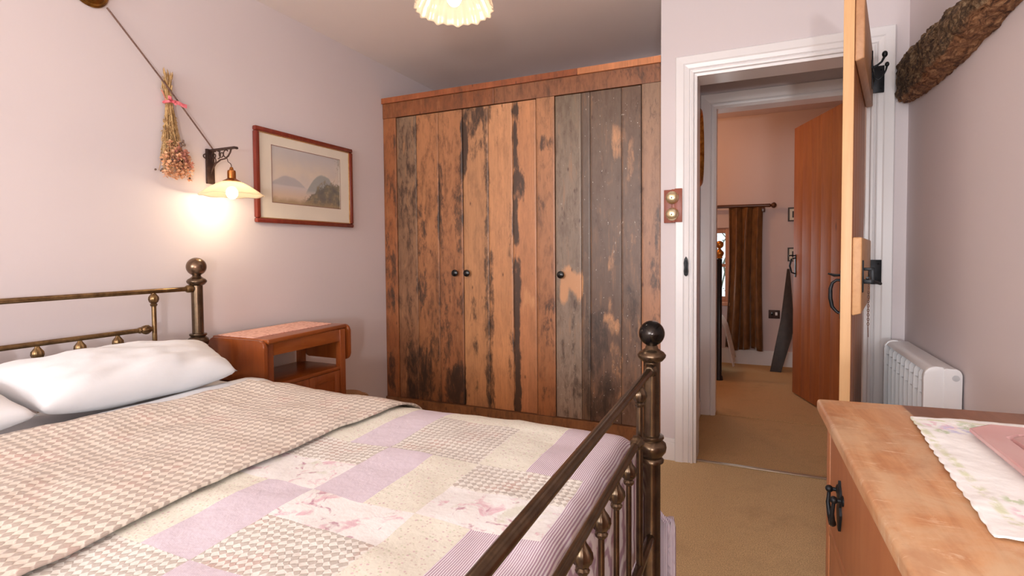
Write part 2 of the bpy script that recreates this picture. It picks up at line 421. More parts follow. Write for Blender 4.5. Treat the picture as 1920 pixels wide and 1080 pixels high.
# measured on the wardrobe front (metres): x0,x1,z0,z1,strength,kind(0 dark,1 pale)
PXX = [(700, -2.3475), (722, -2.2525), (746, -2.1474), (783, -1.9903), (824, -1.8227), (869, -1.6462), (917, -1.4659), (962, -1.3041), (1006, -1.1520), (1041, -1.0353), (1092, -.8714), (1165, -.6487), (1203, -.5381), (1239, -.4364), (1260, -.378)]
def wx(px):
    for (a, A), (b, B) in zip(PXX, PXX[1:]):
        if px <= b: return A+(B-A)*(px-a)/(b-a)
    return PXX[-1][1]
def wz(px, py):
    t = (px-722)/(1203-722.)
    zt = (220+t*(157.5-220)); zb = (740+t*(801-740))
    return 2.001+(py-zt)/(zb-zt)*(.136-2.001)
def ST(l):
    out = []
    for x0, x1, y0, y1, s, k in l:
        xm = (x0+x1)/2; out.append((wx(x0), wx(x1), wz(xm, y1), wz(xm, y0), s, k))
    return out
STAINS = ST([
 # left leaf
 (748, 786, 215, 420, .36, 0), (774, 786, 215, 300, .45, 0), (756, 763, 225, 300, .5, 1), (822, 832, 320, 470, .6, 0), (852, 868, 340, 470, .5, 0), (765, 800, 370, 470, .36, 0),
 (758, 775, 540, 660, .3, 0), (760, 808, 650, 765, .62, 0), (832, 871, 680, 765, .75, 0), (798, 836, 600, 765, .3, 0), (778, 800, 480, 565, .42, 0), (826, 848, 500, 680, .32, 0),
 (770, 870, 480, 765, .16, 0), (855, 866, 520, 600, .4, 0),
 # middle leaf
 (866, 920, 196, 226, .95, 0), (864, 878, 215, 320, .85, 0), (864, 872, 300, 420, .45, 0), (886, 902, 230, 246, .8, 0), (880, 908, 250, 285, .46, 0), (908, 917, 205, 800, .55, 0), (908, 926, 440, 800, .52, 0),
 (912, 922, 300, 345, .55, 0), (961, 976, 190, 232, .95, 0), (962, 972, 230, 330, .9, 0), (962, 984, 318, 372, .85, 0), (961, 974, 370, 450, .9, 0), (962, 975, 470, 800, .85, 0), (975, 984, 205, 222, .8, 0),
 (930, 936, 196, 215, .8, 0), (940, 948, 196, 218, .8, 0), (880, 896, 570, 605, .5, 0), (884, 896, 630, 662, .6, 0), (885, 896, 690, 730, .4, 0), (926, 936, 240, 262, .5, 0), (950, 962, 245, 262, .5, 0), (952, 960, 350, 470, .4, 0), (950, 960, 600, 700, .35, 0),
 (976, 1004, 280, 300, .8, 1), (978, 1004, 540, 575, .7, 1), (976, 1004, 680, 700, .6, 1), (885, 910, 480, 560, .3, 1), (930, 955, 420, 640, .35, 1),
 # middle stile
 (1010, 1038, 244, 294, .55, 0), (1016, 1034, 205, 222, .4, 0), (1010, 1040, 365, 395, .38, 0), (1020, 1042, 560, 660, .4, 0), (1014, 1032, 700, 760, .3, 0),
 # right leaf
 (1042, 1090, 195, 420, .14, 0), (1050, 1094, 500, 566, .95, 1), (1072, 1078, 565, 780, .5, 0), (1048, 1060, 640, 700, .35, 0), (1056, 1092, 700, 790, .35, 0),
 (1146, 1166, 215, 300, .62, 1), (1136, 1158, 468, 505, .6, 1), (1128, 1162, 588, 628, .75, 1), (1138, 1150, 540, 600, .55, 1), (1142, 1166, 630, 730, .4, 1), (1154, 1168, 720, 770, .5, 1),
 (1094, 1140, 570, 690, .5, 0), (1094, 1150, 700, 790, .55, 0), (1094, 1165, 300, 560, .14, 0), (1170, 1202, 530, 780, .30, 0), (1176, 1190, 265, 350, .5, 1), (1178, 1190, 430, 520, .35, 1), (1168, 1202, 180, 260, .2, 0), (1194, 1204, 190, 560, .3, 0), (1194, 1204, 570, 640, .5, 1), (1042, 1066, 640, 700, .3, 1),
 # stiles
 (722, 732, 420, 570, .45, 0), (733, 742, 470, 600, .55, 0), (724, 740, 660, 740, .5, 0), (740, 745, 240, 290, .6, 0), (728, 744, 300, 420, .3, 0),
 (1206, 1238, 165, 250, .3, 0), (1226, 1239, 395, 470, .5, 0), (1216, 1240, 470, 560, .42, 0), (1208, 1216, 290, 330, .4, 0), (1220, 1240, 560, 620, .4, 0),
])
FST = [(wx(1140), wx(1239), 2.03, 2.10, .48, 0), (wx(815), wx(862), 2.005, 2.03, .55, 0), (wx(930), wx(1000), 2.04, 2.065, .45, 0), (wx(880), wx(930), 2.03, 2.09, .28, 0), (wx(1085), wx(1140), 2.01, 2.04, .4, 0),
       (wx(880), wx(925), .05, .125, .55, 0), (wx(722), wx(760), .02, .06, .5, 0), (wx(1000), wx(1060), .04, .1, .3, 0), (wx(1100), wx(1200), .03, .12, .25, 0),
       (wx(722), wx(1083), 2.102, 2.14, .28, 0)]
def stain_at(x, z, lst):
    d = p = 0.0
    for x0, x1, z0, z1, s, k in lst:
        ex = .013; ez = .075
        if x < x0-ex or x > x1+ex or z < z0-ez or z > z1+ez: continue
        mx = min(1, max(0, (x-x0+ex)/(2*ex)))*min(1, max(0, (x1+ex-x)/(2*ex)))
        mz = min(1, max(0, (z-z0+ez)/(2*ez)))*min(1, max(0, (z1+ez-z)/(2*ez)))
        v = s*(mx*mx*(3-2*mx))*(mz*mz*(3-2*mz))
        if k: p = max(p, v)
        else: d = max(d, v)
    return d, p
def board(bm, x0, x1, z0, z1, yf, thick, col, lst, speck=0.0, mott=.55, step=.0085, gap=.0012, top=None, seed=0, lean=1.0):
    """one plank: subdivided front face carrying its colour and wear, plus sides"""
    lw = bm.loops.layers.float_color.get('wood') or bm.loops.layers.float_color.new('wood')
    ls = bm.loops.layers.float_color.get('stain') or bm.loops.layers.float_color.new('stain')
    x0 += gap; x1 -= gap; nx = max(2, int((x1-x0)/step)); nz = max(2, int((z1-z0)/step))
    b = [q*.86 for q in s2l(col)]; tcol = [q*.86 for q in s2l(top)] if top else b
    V = [[bm.verts.new((x0+(x1-x0)*i/nx, yf+(.0015 if i in (0, nx) else 0), z0+(z1-z0)*j/nz)) for j in range(nz+1)] for i in range(nx+1)]
    data = {}
    for i in range(nx+1):
        for j in range(nz+1):
            v = V[i][j]; x, z = v.co.x, v.co.z
            wxx = .016*fbm(x*7, z*3.3, seed); wzz = .09*fbm(x*13+7, z*4, seed)
            d, p = stain_at(x+wxx, z+wzz, lst)
            n = fbm(x*9+seed, z*1.6, seed*.37)
            k = min(1, max(0, (z-z0)/(z1-z0)))
            f = (1+.16*n)
            data[v] = ([max(0, (b[c]*(1-k)+tcol[c]*k)*f) for c in range(3)], (max(0, d), p, speck, 1))
    fs = []
    for i in range(nx):
        for j in range(nz): fs.append(bm.faces.new((V[i][j], V[i+1][j], V[i+1][j+1], V[i][j+1])))
    # sides
    loop = [V[i][0] for i in range(nx+1)]+[V[nx][j] for j in range(1, nz+1)]+[V[i][nz] for i in range(nx-1, -1, -1)]+[V[0][j] for j in range(nz-1, 0, -1)]
    B = {}
    for v in loop:
        q = bm.verts.new((v.co.x, yf+thick, v.co.z)); B[v] = q; data[q] = data[v]
    for a, c in zip(loop, loop[1:]+loop[:1]): fs.append(bm.faces.new((a, B[a], B[c], c)))
    for f in fs:
        for lp in f.loops:
            c, s = data[lp.vert]; lp[lw] = (*c, mott); lp[ls] = s
W = thing('wardrobe', 'wide built-in wardrobe of reclaimed stained boards with three plank doors', 'wardrobe', (-1.345, YW+.35, 0))
X = [wx(p) for p in (722, 746, 869, 1006.5, 1041, 1203, 1239)]
bm = BM()
board(bm, X[0]+.001, X[1], .135, 2.002, YW, .03, (160, 96, 56), STAINS, seed=1, mott=.7)
board(bm, X[3], X[4], .135, 2.002, YW, .03, (168, 104, 62), STAINS, seed=2, top=(190, 132, 90), mott=.6)
board(bm, X[5], X[6]+.002, .135, 2.002, YW, .03, (190, 122, 78), STAINS, seed=3, top=(158, 124, 98), mott=.45)
board(bm, X[0]+.001, wx(930), 2.003, 2.098, YW-.004, .03, (142, 82, 46), FST, seed=4, mott=.75)
board(bm, wx(930), X[6]+.002, 2.003, 2.098, YW-.004, .03, (154, 98, 64), FST, seed=5, mott=.7)
obj('face_frame', bm, M['boards'], W, smooth=False, recalc=False)
bm = BM(); board(bm, X[0]+.001, X[6]+.002, .0, .134, YW-.016, .04, (152, 100, 62), FST, seed=6, mott=.6)
obj('plinth', bm, M['boards'], W, smooth=False, recalc=False)
bm = BM()
board(bm, X[0]+.001, wx(1085), 2.099, 2.134, YW-.018, .03, (168, 92, 52), FST, seed=7, mott=.6)
board(bm, wx(1085), X[6]+.002, 2.099, 2.134, YW-.018, .03, (220, 142, 92), [], seed=8, mott=.05)
obj('cornice', bm, M['boards'], W, smooth=False, recalc=False)
def wdoor(planks, z0, z1, knob_x, knob_z):
    bm = BM()
    for a, b, c, sp, tp, sd, mo in planks: board(bm, a, b, z0, z1, YW+.003, .022, c, STAINS, sp, mo, top=tp, seed=sd)
    d = obj('door', bm, M['boards'], W, smooth=False, recalc=False)
    bm = BM(); lathe(bm, [(.006, -.002), (.007, .012), (.0195, .017), (.022, .024), (.021, .031), (.014, .036), (0, .037)], (knob_x, YW+.003, knob_z), (0, -1, 0), 20)
    k = obj('knob', bm, M['knob'], d)
wdoor([(X[1]+.002, wx(783), (150, 98, 64), .1, (136, 108, 84), 11, .95), (wx(783), wx(824), (146, 92, 56), .0, (182, 122, 80), 12, .85), (wx(824), X[2]-.001, (152, 92, 56), .1, (184, 124, 82), 13, .85)], .138, 1.998, -1.697, .976)
wdoor([(X[2]+.002, wx(917), (196, 136, 90), 0, (192, 138, 96), 14, .35), (wx(917), wx(962), (200, 134, 86), 0, (206, 148, 104), 15, .30), (wx(962), X[3]-.002, (192, 124, 80), 0, (208, 144, 98), 16, .25)], .138, 1.998, -1.612, .976)
wdoor([(X[4]+.003, wx(1090), (158, 134, 116), .35, (136, 116, 96), 17, .55), (wx(1090), wx(1107), (110, 84, 66), .6, (104, 84, 70), 18, .5), (wx(1107), wx(1165), (106, 78, 62), .8, (112, 88, 70), 19, .6), (wx(1165), X[5]-.003, (124, 94, 76), 1.0, (116, 88, 68), 20, .6)], .138, 1.998, -.995, .972)
bm = BM()
box(bm, XL+.002, -.437, YW+.034, YB-.01, .0, .012); box(bm, XL+.002, -.437, YW+.034, YB-.01, 2.085, 2.10)
box(bm, XL+.002, XL+.02, YW+.034, YB-.01, .012, 2.085); box(bm, -.455, -.437, YW+.034, YB-.01, .012, 2.085)
obj('carcass', bm, M['door_face'], W, smooth=False)

# ------------------------------------------------------------------ brass bed
BX0, BX1, BYF, BYN = -2.15, -.25, 1.508, .14
bed = thing('bed', 'aged brass bedstead with ball topped posts, spindled foot rail and low headboard', 'bed', ((BX0+BX1)/2, (BYF+BYN)/2, 0))
def post(name, x, y, zb, ring_z, hscale):
    bm = BM(); r = .0265
    col_z = zb-.058
    prof = [(.028, 0), (.03, .004), (.03, .05), (.026, .06)]
    prof += [(r-.002, .062), (r-.002, ring_z-.045), (.033, ring_z-.042), (.034, ring_z-.036), (.028, ring_z-.03), (.030, ring_z-.024), (.039, ring_z-.012), (.041, ring_z), (.039, ring_z+.010), (.030, ring_z+.018), (.028, ring_z+.020), (.034, ring_z+.026), (.033, ring_z+.032), (r-.004, ring_z+.034),
             (r-.004, col_z-.022), (.030, col_z-.018), (.038, col_z-.008), (.039, col_z-.002), (.033, col_z+.006), (.026, col_z+.010), (.018, col_z+.016), (.016, col_z+.024), (.012, col_z+.028), (0, col_z+.029)]
    lathe(bm, prof, (x, y, 0), seg=32)
    p = obj(name, bm, M['bed_metal'], bed, angle=60)
    bm = BM(); sphere(bm, (x, y, zb), hscale, 40, 24); obj('ball_finial', bm, M['bed_ball' if x > -1 else 'bed_ball2'], p)
    return p
for y in (BYF, BYN):
    post('head_post', BX0, y, 1.052, .735, .039)
    post('foot_post', BX1, y, .872, .552, .0355)
bm = BM(); tube(bm, [(BX0, BYN+.02, .96), (BX0, BYF-.02, .96)], .0095, 16)
for y, s in ((BYF-.024, -1), (BYN+.024, 1)): lathe(bm, [(.012, -.004), (.016, 0), (.016, .018), (.012, .024)], (BX0, y, .96), (0, s, 0), 16)
obj('head_top_rail', bm, M['bed_brass'], bed)
bm = BM(); tube(bm, [(BX1, BYN+.02, .772), (BX1, BYF-.02, .772)], .0105, 16)
for y, s in ((BYF-.02, -1), (BYN+.02, 1)): lathe(bm, [(.016, -.004), (.019, 0), (.016, .006), (.0155, .018), (.012, .022)], (BX1, y, .772), (0, s, 0), 18)
obj('foot_top_rail', bm, M['bed_metal'], bed)
URN = [(.006, -.030), (.0105, -.026), (.012, -.020), (.009, -.016), (.0145, -.010), (.0175, 0), (.0165, .010), (.011, .018), (.007, .024), (.006, .028)]
def bead(bm, c, axis=(0, 0, 1), k=1.0, rib=True):
    lathe(bm, [(a*k, b*k) for a, b in URN], c, axis, 36, rib=(9, .07) if rib else None)
def end_panel(x, ztop, zlow, yend, ys, tag_):
    # outer uprights with knuckles, lower rail, spindles
    for y in (yend, BYF+BYN-yend):
        bm = BM(); tube(bm, [(x, y, .30), (x, y, ztop-.006)], .0085, 14)
        bead(bm, (x, y, ztop-.032)); obj(tag_+'_upright', bm, M['bed_brass' if tag_ == 'head' else 'bed_metal'], bed)
    bm = BM(); ya, yb = BYF+BYN-yend, yend; tube(bm, [(x, ya+.009, zlow), (x, yb-.009, zlow)], .009, 14)
    bead(bm, (x, yb-.034, zlow), (0, 1, 0)); bead(bm, (x, ya+.034, zlow), (0, -1, 0))
    obj(tag_+'_lower_rail', bm, M['bed_brass' if tag_ == 'head' else 'bed_metal'], bed)
    for y in ys:
        bm = BM(); tube(bm, [(x, y, .31), (x, y, zlow-.01)], .0062, 12); bead(bm, (x, y, zlow-.036))
        obj('spindle', bm, M['bed_brass' if tag_ == 'head' else 'bed_metal'], bed)
end_panel(BX1, .772, .632, 1.330, [1.199-.1225*i for i in range(7)], 'foot')
end_panel(BX0, .96, .812, 1.327, [1.193-.1225*i for i in range(7)], 'head')
for x, n in ((BX0, 'head_bottom_rail'), (BX1, 'foot_bottom_rail')):
    bm = BM(); tube(bm, [(x, BYN+.024, .30), (x, BYF-.024, .30)], .012, 12); obj(n, bm, M['bed_metal'], bed)
for y in (BYN, BYF):
    bm = BM(); box(bm, BX0+.025, BX1-.025, y-.012, y+.012, .27, .33, .003); obj('side_rail', bm, M['bed_metal'], bed)
# mattress
def cloth(name, c, scale=8, bump=.15, rough=.9):
    t = NT(name); v = t.mapping(); n = t.noise(v, scale, 5, .55, .3)
    t.col(t.ramp(n, [(.3, tuple(x*.975 for x in c)), (.7, c)])); t.p(Roughness=rough, Sheen_Weight=.15); t.bump(n, bump, .02)
    return t.m
M['linen'] = cloth('white_cotton', (232, 232, 234))
bm = BM(); box(bm, -2.11, -.33, .17, 1.478, .335, .575, .05, 4)
tag(obj('mattress', bm, M['linen']), 'white mattress resting in the brass bedstead under the quilt', 'mattress')

# quilt fabrics -------------------------------------------------------------
def quilt_bump(t, extra=None):
    n = t.noise(t.mapping(), 30, 4, .6, .2); q = t.noise(t.mapping(), 7, 3)
    h = t.math('ADD', t.math('MULTIPLY', n, .5), q)
    if extra is not None: h = t.math('ADD', h, t.math('MULTIPLY', extra, .35))
    t.bump(h, .45, .009); t.p(Roughness=.92, Sheen_Weight=.1)
def fab_stripe(name, pitch, a, b, axis=0, sharp=.5, wob=.0):
    t = NT(name); v = t.tc.outputs['Object']; s = t.sep(v)
    x = s[axis]
    n = t.noise(t.mapping(), 14, 3)
    x = t.math('ADD', x, t.math('MULTIPLY', n, .0030+wob))
    w_ = t.math('SINE', t.math('MULTIPLY', x, 2*pi/pitch))
    k = t.ramp(t.math('MULTIPLY_ADD', w_, .5, .5), [(.5-sharp/2, 0.0), (.5+sharp/2, 1.0)])
    t.col(t.mix(k, a, b)); quilt_bump(t); return t.m
M['q_stripe'] = fab_stripe('mauve_stripe', .0042, (232, 224, 229), (170, 138, 158))
M['q_lav'] = fab_stripe('lavender_stripe', .0036, (224, 214, 222), (204, 186, 200))
def fab_hound(name, base, dark, cell=.021, amt=1.0, pink=(196, 150, 140)):
    t = NT(name); v = t.mapping(); s = t.sep(v)
    n = t.noise(v, 22, 3, .6)
    wv = t.math('MULTIPLY', t.math('SUBTRACT', n, .5), .016)
    x = t.math('ADD', s[0], wv); y = t.math('ADD', s[1], wv)
    k0 = 2*pi/(cell*2)
    a = t.math('SINE', t.math('MULTIPLY', t.math('ADD', x, y), k0*1.0)); b = t.math('SINE', t.math('MULTIPLY', t.math('SUBTRACT', x, y), k0*1.0))
    ab = t.math('MULTIPLY', a, b)
    tooth = t.math('SINE', t.math('MULTIPLY', x, k0*4.0)); ab = t.math('ADD', ab, t.math('MULTIPLY', tooth, .10))
    ab = t.math('ADD', ab, t.math('MULTIPLY', t.math('SUBTRACT', n, .5), .5))
    k = t.ramp(t.math('MULTIPLY_ADD', ab, .5, .5), [(.40, 0.0), (.60, .9*amt)])
    cdk = t.mix(t.ramp(t.noise(v, 9, 4, .6), [(.52, 0.0), (.66, .7)]), dark, pink)
    t.col(t.mix(k, base, cdk)); quilt_bump(t, k); return t.m
M['q_hound'] = fab_hound('taupe_houndstooth', (232, 227, 219), (184, 173, 164), .0165, .85)
M['b_hound'] = fab_hound('beige_houndstooth', (226, 214, 200), (172, 155, 144), .0230, .85)
def fab_cream(name, base, spots):
    t = NT(name); v = t.mapping(); c = base
    for i, (sc_, colr, th) in enumerate(spots):
        vo = t.n('ShaderNodeTexVoronoi'); t.l(t.mapping(loc=(i*3.1, i*1.7, 0)), vo.inputs['Vector']); vo.inputs['Scale'].default_value = sc_
        c = t.mix(t.ramp(vo.outputs['Distance'], [(th*.6, .75), (th, 0.0)]), c, colr)
    t.col(c); quilt_bump(t); return t.m
M['q_cream'] = fab_cream('cream_sprig', (228, 224, 210), [(105, (206, 186, 178), .26), (85, (196, 202, 172), .22), (60, (206, 172, 178), .18)])
def fab_floral(name):
    t = NT(name); v = t.mapping(); c = (236, 233, 231)
    a = t.noise(v, 19, 4, .6, .8); b = t.noise(t.mapping(loc=(5, 2, 0)), 24, 4, .6, .8); d = t.noise(t.mapping(loc=(9, 7, 0)), 11, 5, .65, .6)
    c = t.mix(t.ramp(d, [(.56, 0.0), (.66, .6)]), c, (204, 204, 182))
    c = t.mix(t.ramp(a, [(.56, 0.0), (.66, .8)]), c, (220, 178, 190))
    c = t.mix(t.ramp(b, [(.60, 0.0), (.68, .85)]), c, (184, 130, 150))
    t.col(c); quilt_bump(t); return t.m
M['q_floral'] = fab_floral('white_rose_print')
QM = [M['q_stripe'], M['q_lav'], M['q_hound'], M['q_cream'], M['q_floral'], M['linen']]
def patch(x, s):
    """x: position along the bed, s: distance across; returns fabric index"""
    y = s
    if x > -.325: return 0
    if y > 1.345: return 0 if x > -.46 else ([3, 1, 3, 3, 3, 0][max(0, min(5, int((x+1.09)/.126)))])
    cols = [-1.09, -.965, -.835, -.705, -.58, -.46, -.325]
    c = 0
    for i in range(6):
        if x >= cols[i]: c = i
    if x < -1.09: c = int((x+3.0)/.13) % 5
    r = 0 if y > 1.09 else 1 if y > .83 else 2 if y > .56 else 3 if y > .30 else 4
    half = (y % .26) 
    if r == 0: return [3, 1, 2, 2, 3, 0][c]
    if r == 1:
        up = y > .965
        return [2 if up else 4, 2 if up else 4, 1, 3, 2 if up else 4, 2 if up else 4][c]
    if r == 2:
        up = y > .715
        return [3, 1, 4 if up else 2, 4 if up else 2, 3, 0][c]
    if r == 3: return [2, 2, 1, 3, 4, 4][c]
    return [3, 1, 2, 4, 3, 0][c]
def quilt_z(x, y):
    """height of the made bed surface"""
    z = .605+.010*fbm(x*2.2, y*2.2, 3.3)+.004*fbm(x*9, y*9, 1.1)
    return z
def quilt_mesh():
    """surface cut along patch seams; the far side hangs outside the side rail, the foot end drops inside the foot rail"""
    bm = BM()
    xs = sorted(set([round(v, 4) for v in [-1.09, -.965, -.835, -.705, -.58, -.46, -.325]+[-1.75+.022*i for i in range(65)]]))
    xs = [x for x in xs if x <= -.325]
    # arc parameter s over the side (s = y until 1.36, then round and down)
    ss = sorted(set([round(v, 4) for v in [1.345, 1.09, .965, .83, .715, .56, .30]+[.16+.022*i for i in range(92)]]))
    def side(s):
        y0 = 1.36
        if s <= y0: return s, 0.0
        q = s-y0
        if q < .20:
            a = q/.20; return y0+.195*sin(a*pi/2*1.0)*1.0, -.15*(1-cos(a*pi/2))
        return y0+.195+.02*sin((q-.2)*5), -.15-(q-.20)*.97
    # foot: t is arc beyond -.325
    ts = [.012*i for i in range(1, 34)]
    def foot(x):
        if x <= -.325: return x, 0.0
        q = x+.325; L = .045
        if q < .07: a = q/.07*pi/2; return -.325+.038*sin(a), -.038*(1-cos(a))
        return -.287, -.038-(q-.07)
    allx = xs+[-.325+t for t in ts]
    V = []
    for x in allx:
        row = []
        for s in ss:
            y, dz = side(s); px, dfx = foot(x)
            z = quilt_z(min(x, -.30), min(s, 1.5))
            if s > 1.40:   # beyond the rail the corner flares outwards, past the post
                k = min(1, (s-1.40)/.3); q = max(0, x+.325)
                px2 = -.325+min(q, .22)*.55*k+(px+.325)*(1-k)
                px = px2 if x > -.325 else px
                dzz = dz+dfx*(1-k)
                y += .012*k*sin(x*24)+.008*fbm(x*6, s*5, 2)
            else:
                dzz = dz+dfx
                if x > -.26: px += .010*fbm(s*9, x*4, 5)-.004
            zz = max(.055, z+dzz)
            row.append(bm.verts.new((px, y, zz)))
        V.append(row)
    for i in range(len(allx)-1):
        for j in range(len(ss)-1):
            f = bm.faces.new((V[i][j], V[i+1][j], V[i+1][j+1], V[i][j+1]))
            f.material_index = patch((allx[i]+allx[i+1])/2, (ss[j]+ss[j+1])/2)
    return bm
bm = quilt_mesh()
qo = obj('patchwork_quilt', bm, QM, angle=180)
md = qo.modifiers.new('thick', 'SOLIDIFY'); md.thickness = .012; md.offset = -1
tag(qo, 'patchwork quilt in mauve, cream and floral squares spread over the brass bed', 'quilt')
# folded-back houndstooth cover over the head half
def cover_mesh():
    bm = BM(); nx, ny = 44, 84
    def fn(u, v):
        s = .15+v*1.93*.72
        xe = -1.03+.012*fbm(v*4, 1, 1)+(.06*((s-.55)/.8)*(1-(s-.55)/.8) if .55 < s < 1.35 else 0)*-.6+(.05*(.6-s) if s < .6 else 0)
        xa = -1.752+.006*fbm(v*5, 3, 1)+.085*max(0, min(1, (s-.65)/.6))
        x = xa+(xe-xa)*u
        y0 = 1.36
        if s <= y0: y, dz = s, 0
        else:
            q = s-y0
            if q < .20: a = q/.2; y, dz = y0+.21*sin(a*pi/2), -.15*(1-cos(a*pi/2))
            else: y, dz = y0+.21+.02*sin((q-.2)*5)+.008*sin(x*15), -.15-(q-.2)*.97
        up = .016+(.010*max(0, fbm(x*2.2, y*3, 8)))*min(1, (1-u)*6)
        z = quilt_z(x, min(s, 1.5))+dz+up+.022*max(0, 1-u*3)*(1 if s < 1.36 else .3)
        return (x, y, z)
    grid(bm, fn, nx, ny); return bm
co = obj('folded_cover', cover_mesh(), M['b_hound'], angle=180)
md = co.modifiers.new('thick', 'SOLIDIFY'); md.thickness = .006; md.offset = -1
tag(co, 'beige houndstooth bedcover folded back over the head half of the quilt', 'bedcover')
# white sheet visible between pillows and cover
bm = BM(); grid(bm, lambda u, v: (-2.105+u*.46, .16+v*1.30, (.594+.030*max(0, min(1, (u-.52)/.14))*(1-max(0, min(1, (u-.86)/.14))*.35)+.004*fbm(u*4, v*5, 4)-(.05*max(0, v-.9)*10)**2*.6)), 14, 40)
so = obj('bed_sheet', bm, M['linen'], angle=180); md = so.modifiers.new('thick', 'SOLIDIFY'); md.thickness = .006; md.offset = -1
tag(so, 'white sheet over the mattress showing below the pillows', 'sheet')

def pillow(name, c0, c1, c2, c3, h, seed, label, sag=0):
    """c0 front-near, c1 front-far, c2 back-far, c3 back-near corners (mid-plane); h = half thickness"""
    bm = BM(); C = [Vector(c) for c in (c0, c1, c2, c3)]
    n = 40
    def mid(u, v): return (C[0]*(1-u)+C[1]*u)*(1-v)+(C[3]*(1-u)+C[2]*u)*v
    nrm = (C[1]-C[0]).cross(C[3]-C[0]).normalized()
    if nrm.z < 0: nrm = -nrm
    def surf(sgn):
        def fn(u, v):
            a, b = u*2-1, v*2-1
            # pull the edges in between the corners
            uu = .5+.5*a*(1-.055*(1-b*b)); vv = .5+.5*b*(1-.075*(1-a*a))
            p = mid(uu, vv)
            t = max(0, (1-abs(a)**2.8))**.46*max(0, (1-abs(b)**2.8))**.46
            wr = .009*fbm(u*4+seed, v*5, seed)*t + .011*t*sin(11*(a*b)+seed)*abs(a*b)+.004*t*sin(14*(u-v)+3*fbm(u*3, v*3, seed))*abs(b)
            return p+nrm*(sgn*h*t+wr*(1 if sgn > 0 else .3))
        return fn
    V1 = grid(bm, surf(1), n, n); V2 = grid(bm, surf(-1), n, n)
    bmesh.ops.remove_doubles(bm, verts=bm.verts, dist=.0004)
    o = obj(name, bm, M['linen'], angle=180)
    return tag(o, label, 'pillow', 'white pillows against the headboard')
pillow('pillow', (-1.800, .800, .670), (-1.745, 1.375, .668), (-2.055, 1.475, .728), (-2.085, .73, .752), .084, 2, 'white pillow nearest the wardrobe, leaning on the far half of the headboard')
pillow('pillow', (-1.76, .17, .660), (-1.78, .785, .664), (-2.085, .72, .765), (-2.085, .16, .76), .075, 5, 'white pillow on the near half of the bed, cut off by the left edge')

# ------------------------------------------------------------------ drop-leaf bedside cabinet
N = thing('bedside_cabinet', 'small mahogany drop-leaf bedside cabinet with open shelf and panelled doors', 'cabinet', (-2.035, 1.86, 0))
nx0, nx1, ny0, ny1 = -2.195, -1.868, 1.605, 2.135
bm = BM(); box(bm, nx0, nx1, ny0, ny1, .722, .742, .006, 3)
for v in bm.verts:      # room-side edge runs slightly askew of the wall
    if v.co.x > -2.0: v.co.x += .02-.05*(v.co.y-ny0)/(ny1-ny0)
obj('top', bm, M['trolley'], N)
def leaf(y, s):
    bm = BM(); pts = []; w0, w1, z1, z0, r = nx0+.002, nx1+(.018 if s < 0 else -.02), .738, .556, .03
    for cx, cz, a0 in ((w1-r, z1-r, 0), (w0+r, z1-r, 90), (w0+r, z0+r, 180), (w1-r, z0+r, 270)):
        for k in range(7): a = radians(a0+k*15); pts.append((cx+r*cos(a), cz+r*sin(a)))
    prism(bm, pts, y, y+s*.018, 'XZ', .004); obj('drop_leaf', bm, M['trolley_v'], N)
leaf(ny0-.003, -1); leaf(ny1+.003, 1)
lx0, lx1, ly0, ly1 = -2.183, -1.884, 1.625, 2.105
for a in (lx0, lx1-.03):
    for b in (ly0, ly1-.034):
        bm = BM(); box(bm, a, a+.032, b, b+.036, 0, .7215, .002); obj('leg', bm, M['trolley_v'], N)
for a in (lx0+.004, lx1-.022):
    bm = BM(); box(bm, a, a+.018, ly0+.036, ly1-.034, .662, .7215, .001); obj('apron', bm, M['trolley'], N)
bm = BM(); box(bm, lx0+.002, lx1-.001, ly0+.001, ly1-.001, .518, .536, .003); obj('shelf', bm, M['trolley'], N)
bm = BM(); box(bm, lx0+.006, lx1-.03, ly0+.006, ly0+.02, .07, .517); box(bm, lx0+.006, lx1-.03, ly1-.02, ly1-.006, .07, .517)
box(bm, lx0+.006, lx0+.018, ly0+.02, ly1-.02, .07, .517); box(bm, lx0+.006, lx1-.02, ly0+.006, ly1-.006, .055, .07)
obj('carcass', bm, M['trolley_v'], N)
ym = (ly0+ly1)/2
for a, b in ((ly0+.037, ym-.001), (ym+.001, ly1-.036)):
    bm = BM(); box(bm, lx1-.016, lx1-.008, a+.03, b-.03, .11, .475)
    for c, d in ((a, a+.035), (b-.035, b)): box(bm, lx1-.020, lx1-.002, c, d, .07, .517, .002)
    for c, d in ((.07, .11), (.475, .517)): box(bm, lx1-.0195, lx1-.0025, a+.034, b-.034, c, d, .002)
    dd = obj('door', bm, M['trolley_v'], N)
    bm = BM(); yk = b-.018 if a < ym-.05 else a+.018
    lathe(bm, [(.004, 0), (.004, .006), (.009, .012), (.006, .018), (0, .019)], (lx1-.002, yk, .34), (1, 0, 0), 12); obj('knob', bm, M['trolley_v'], dd)
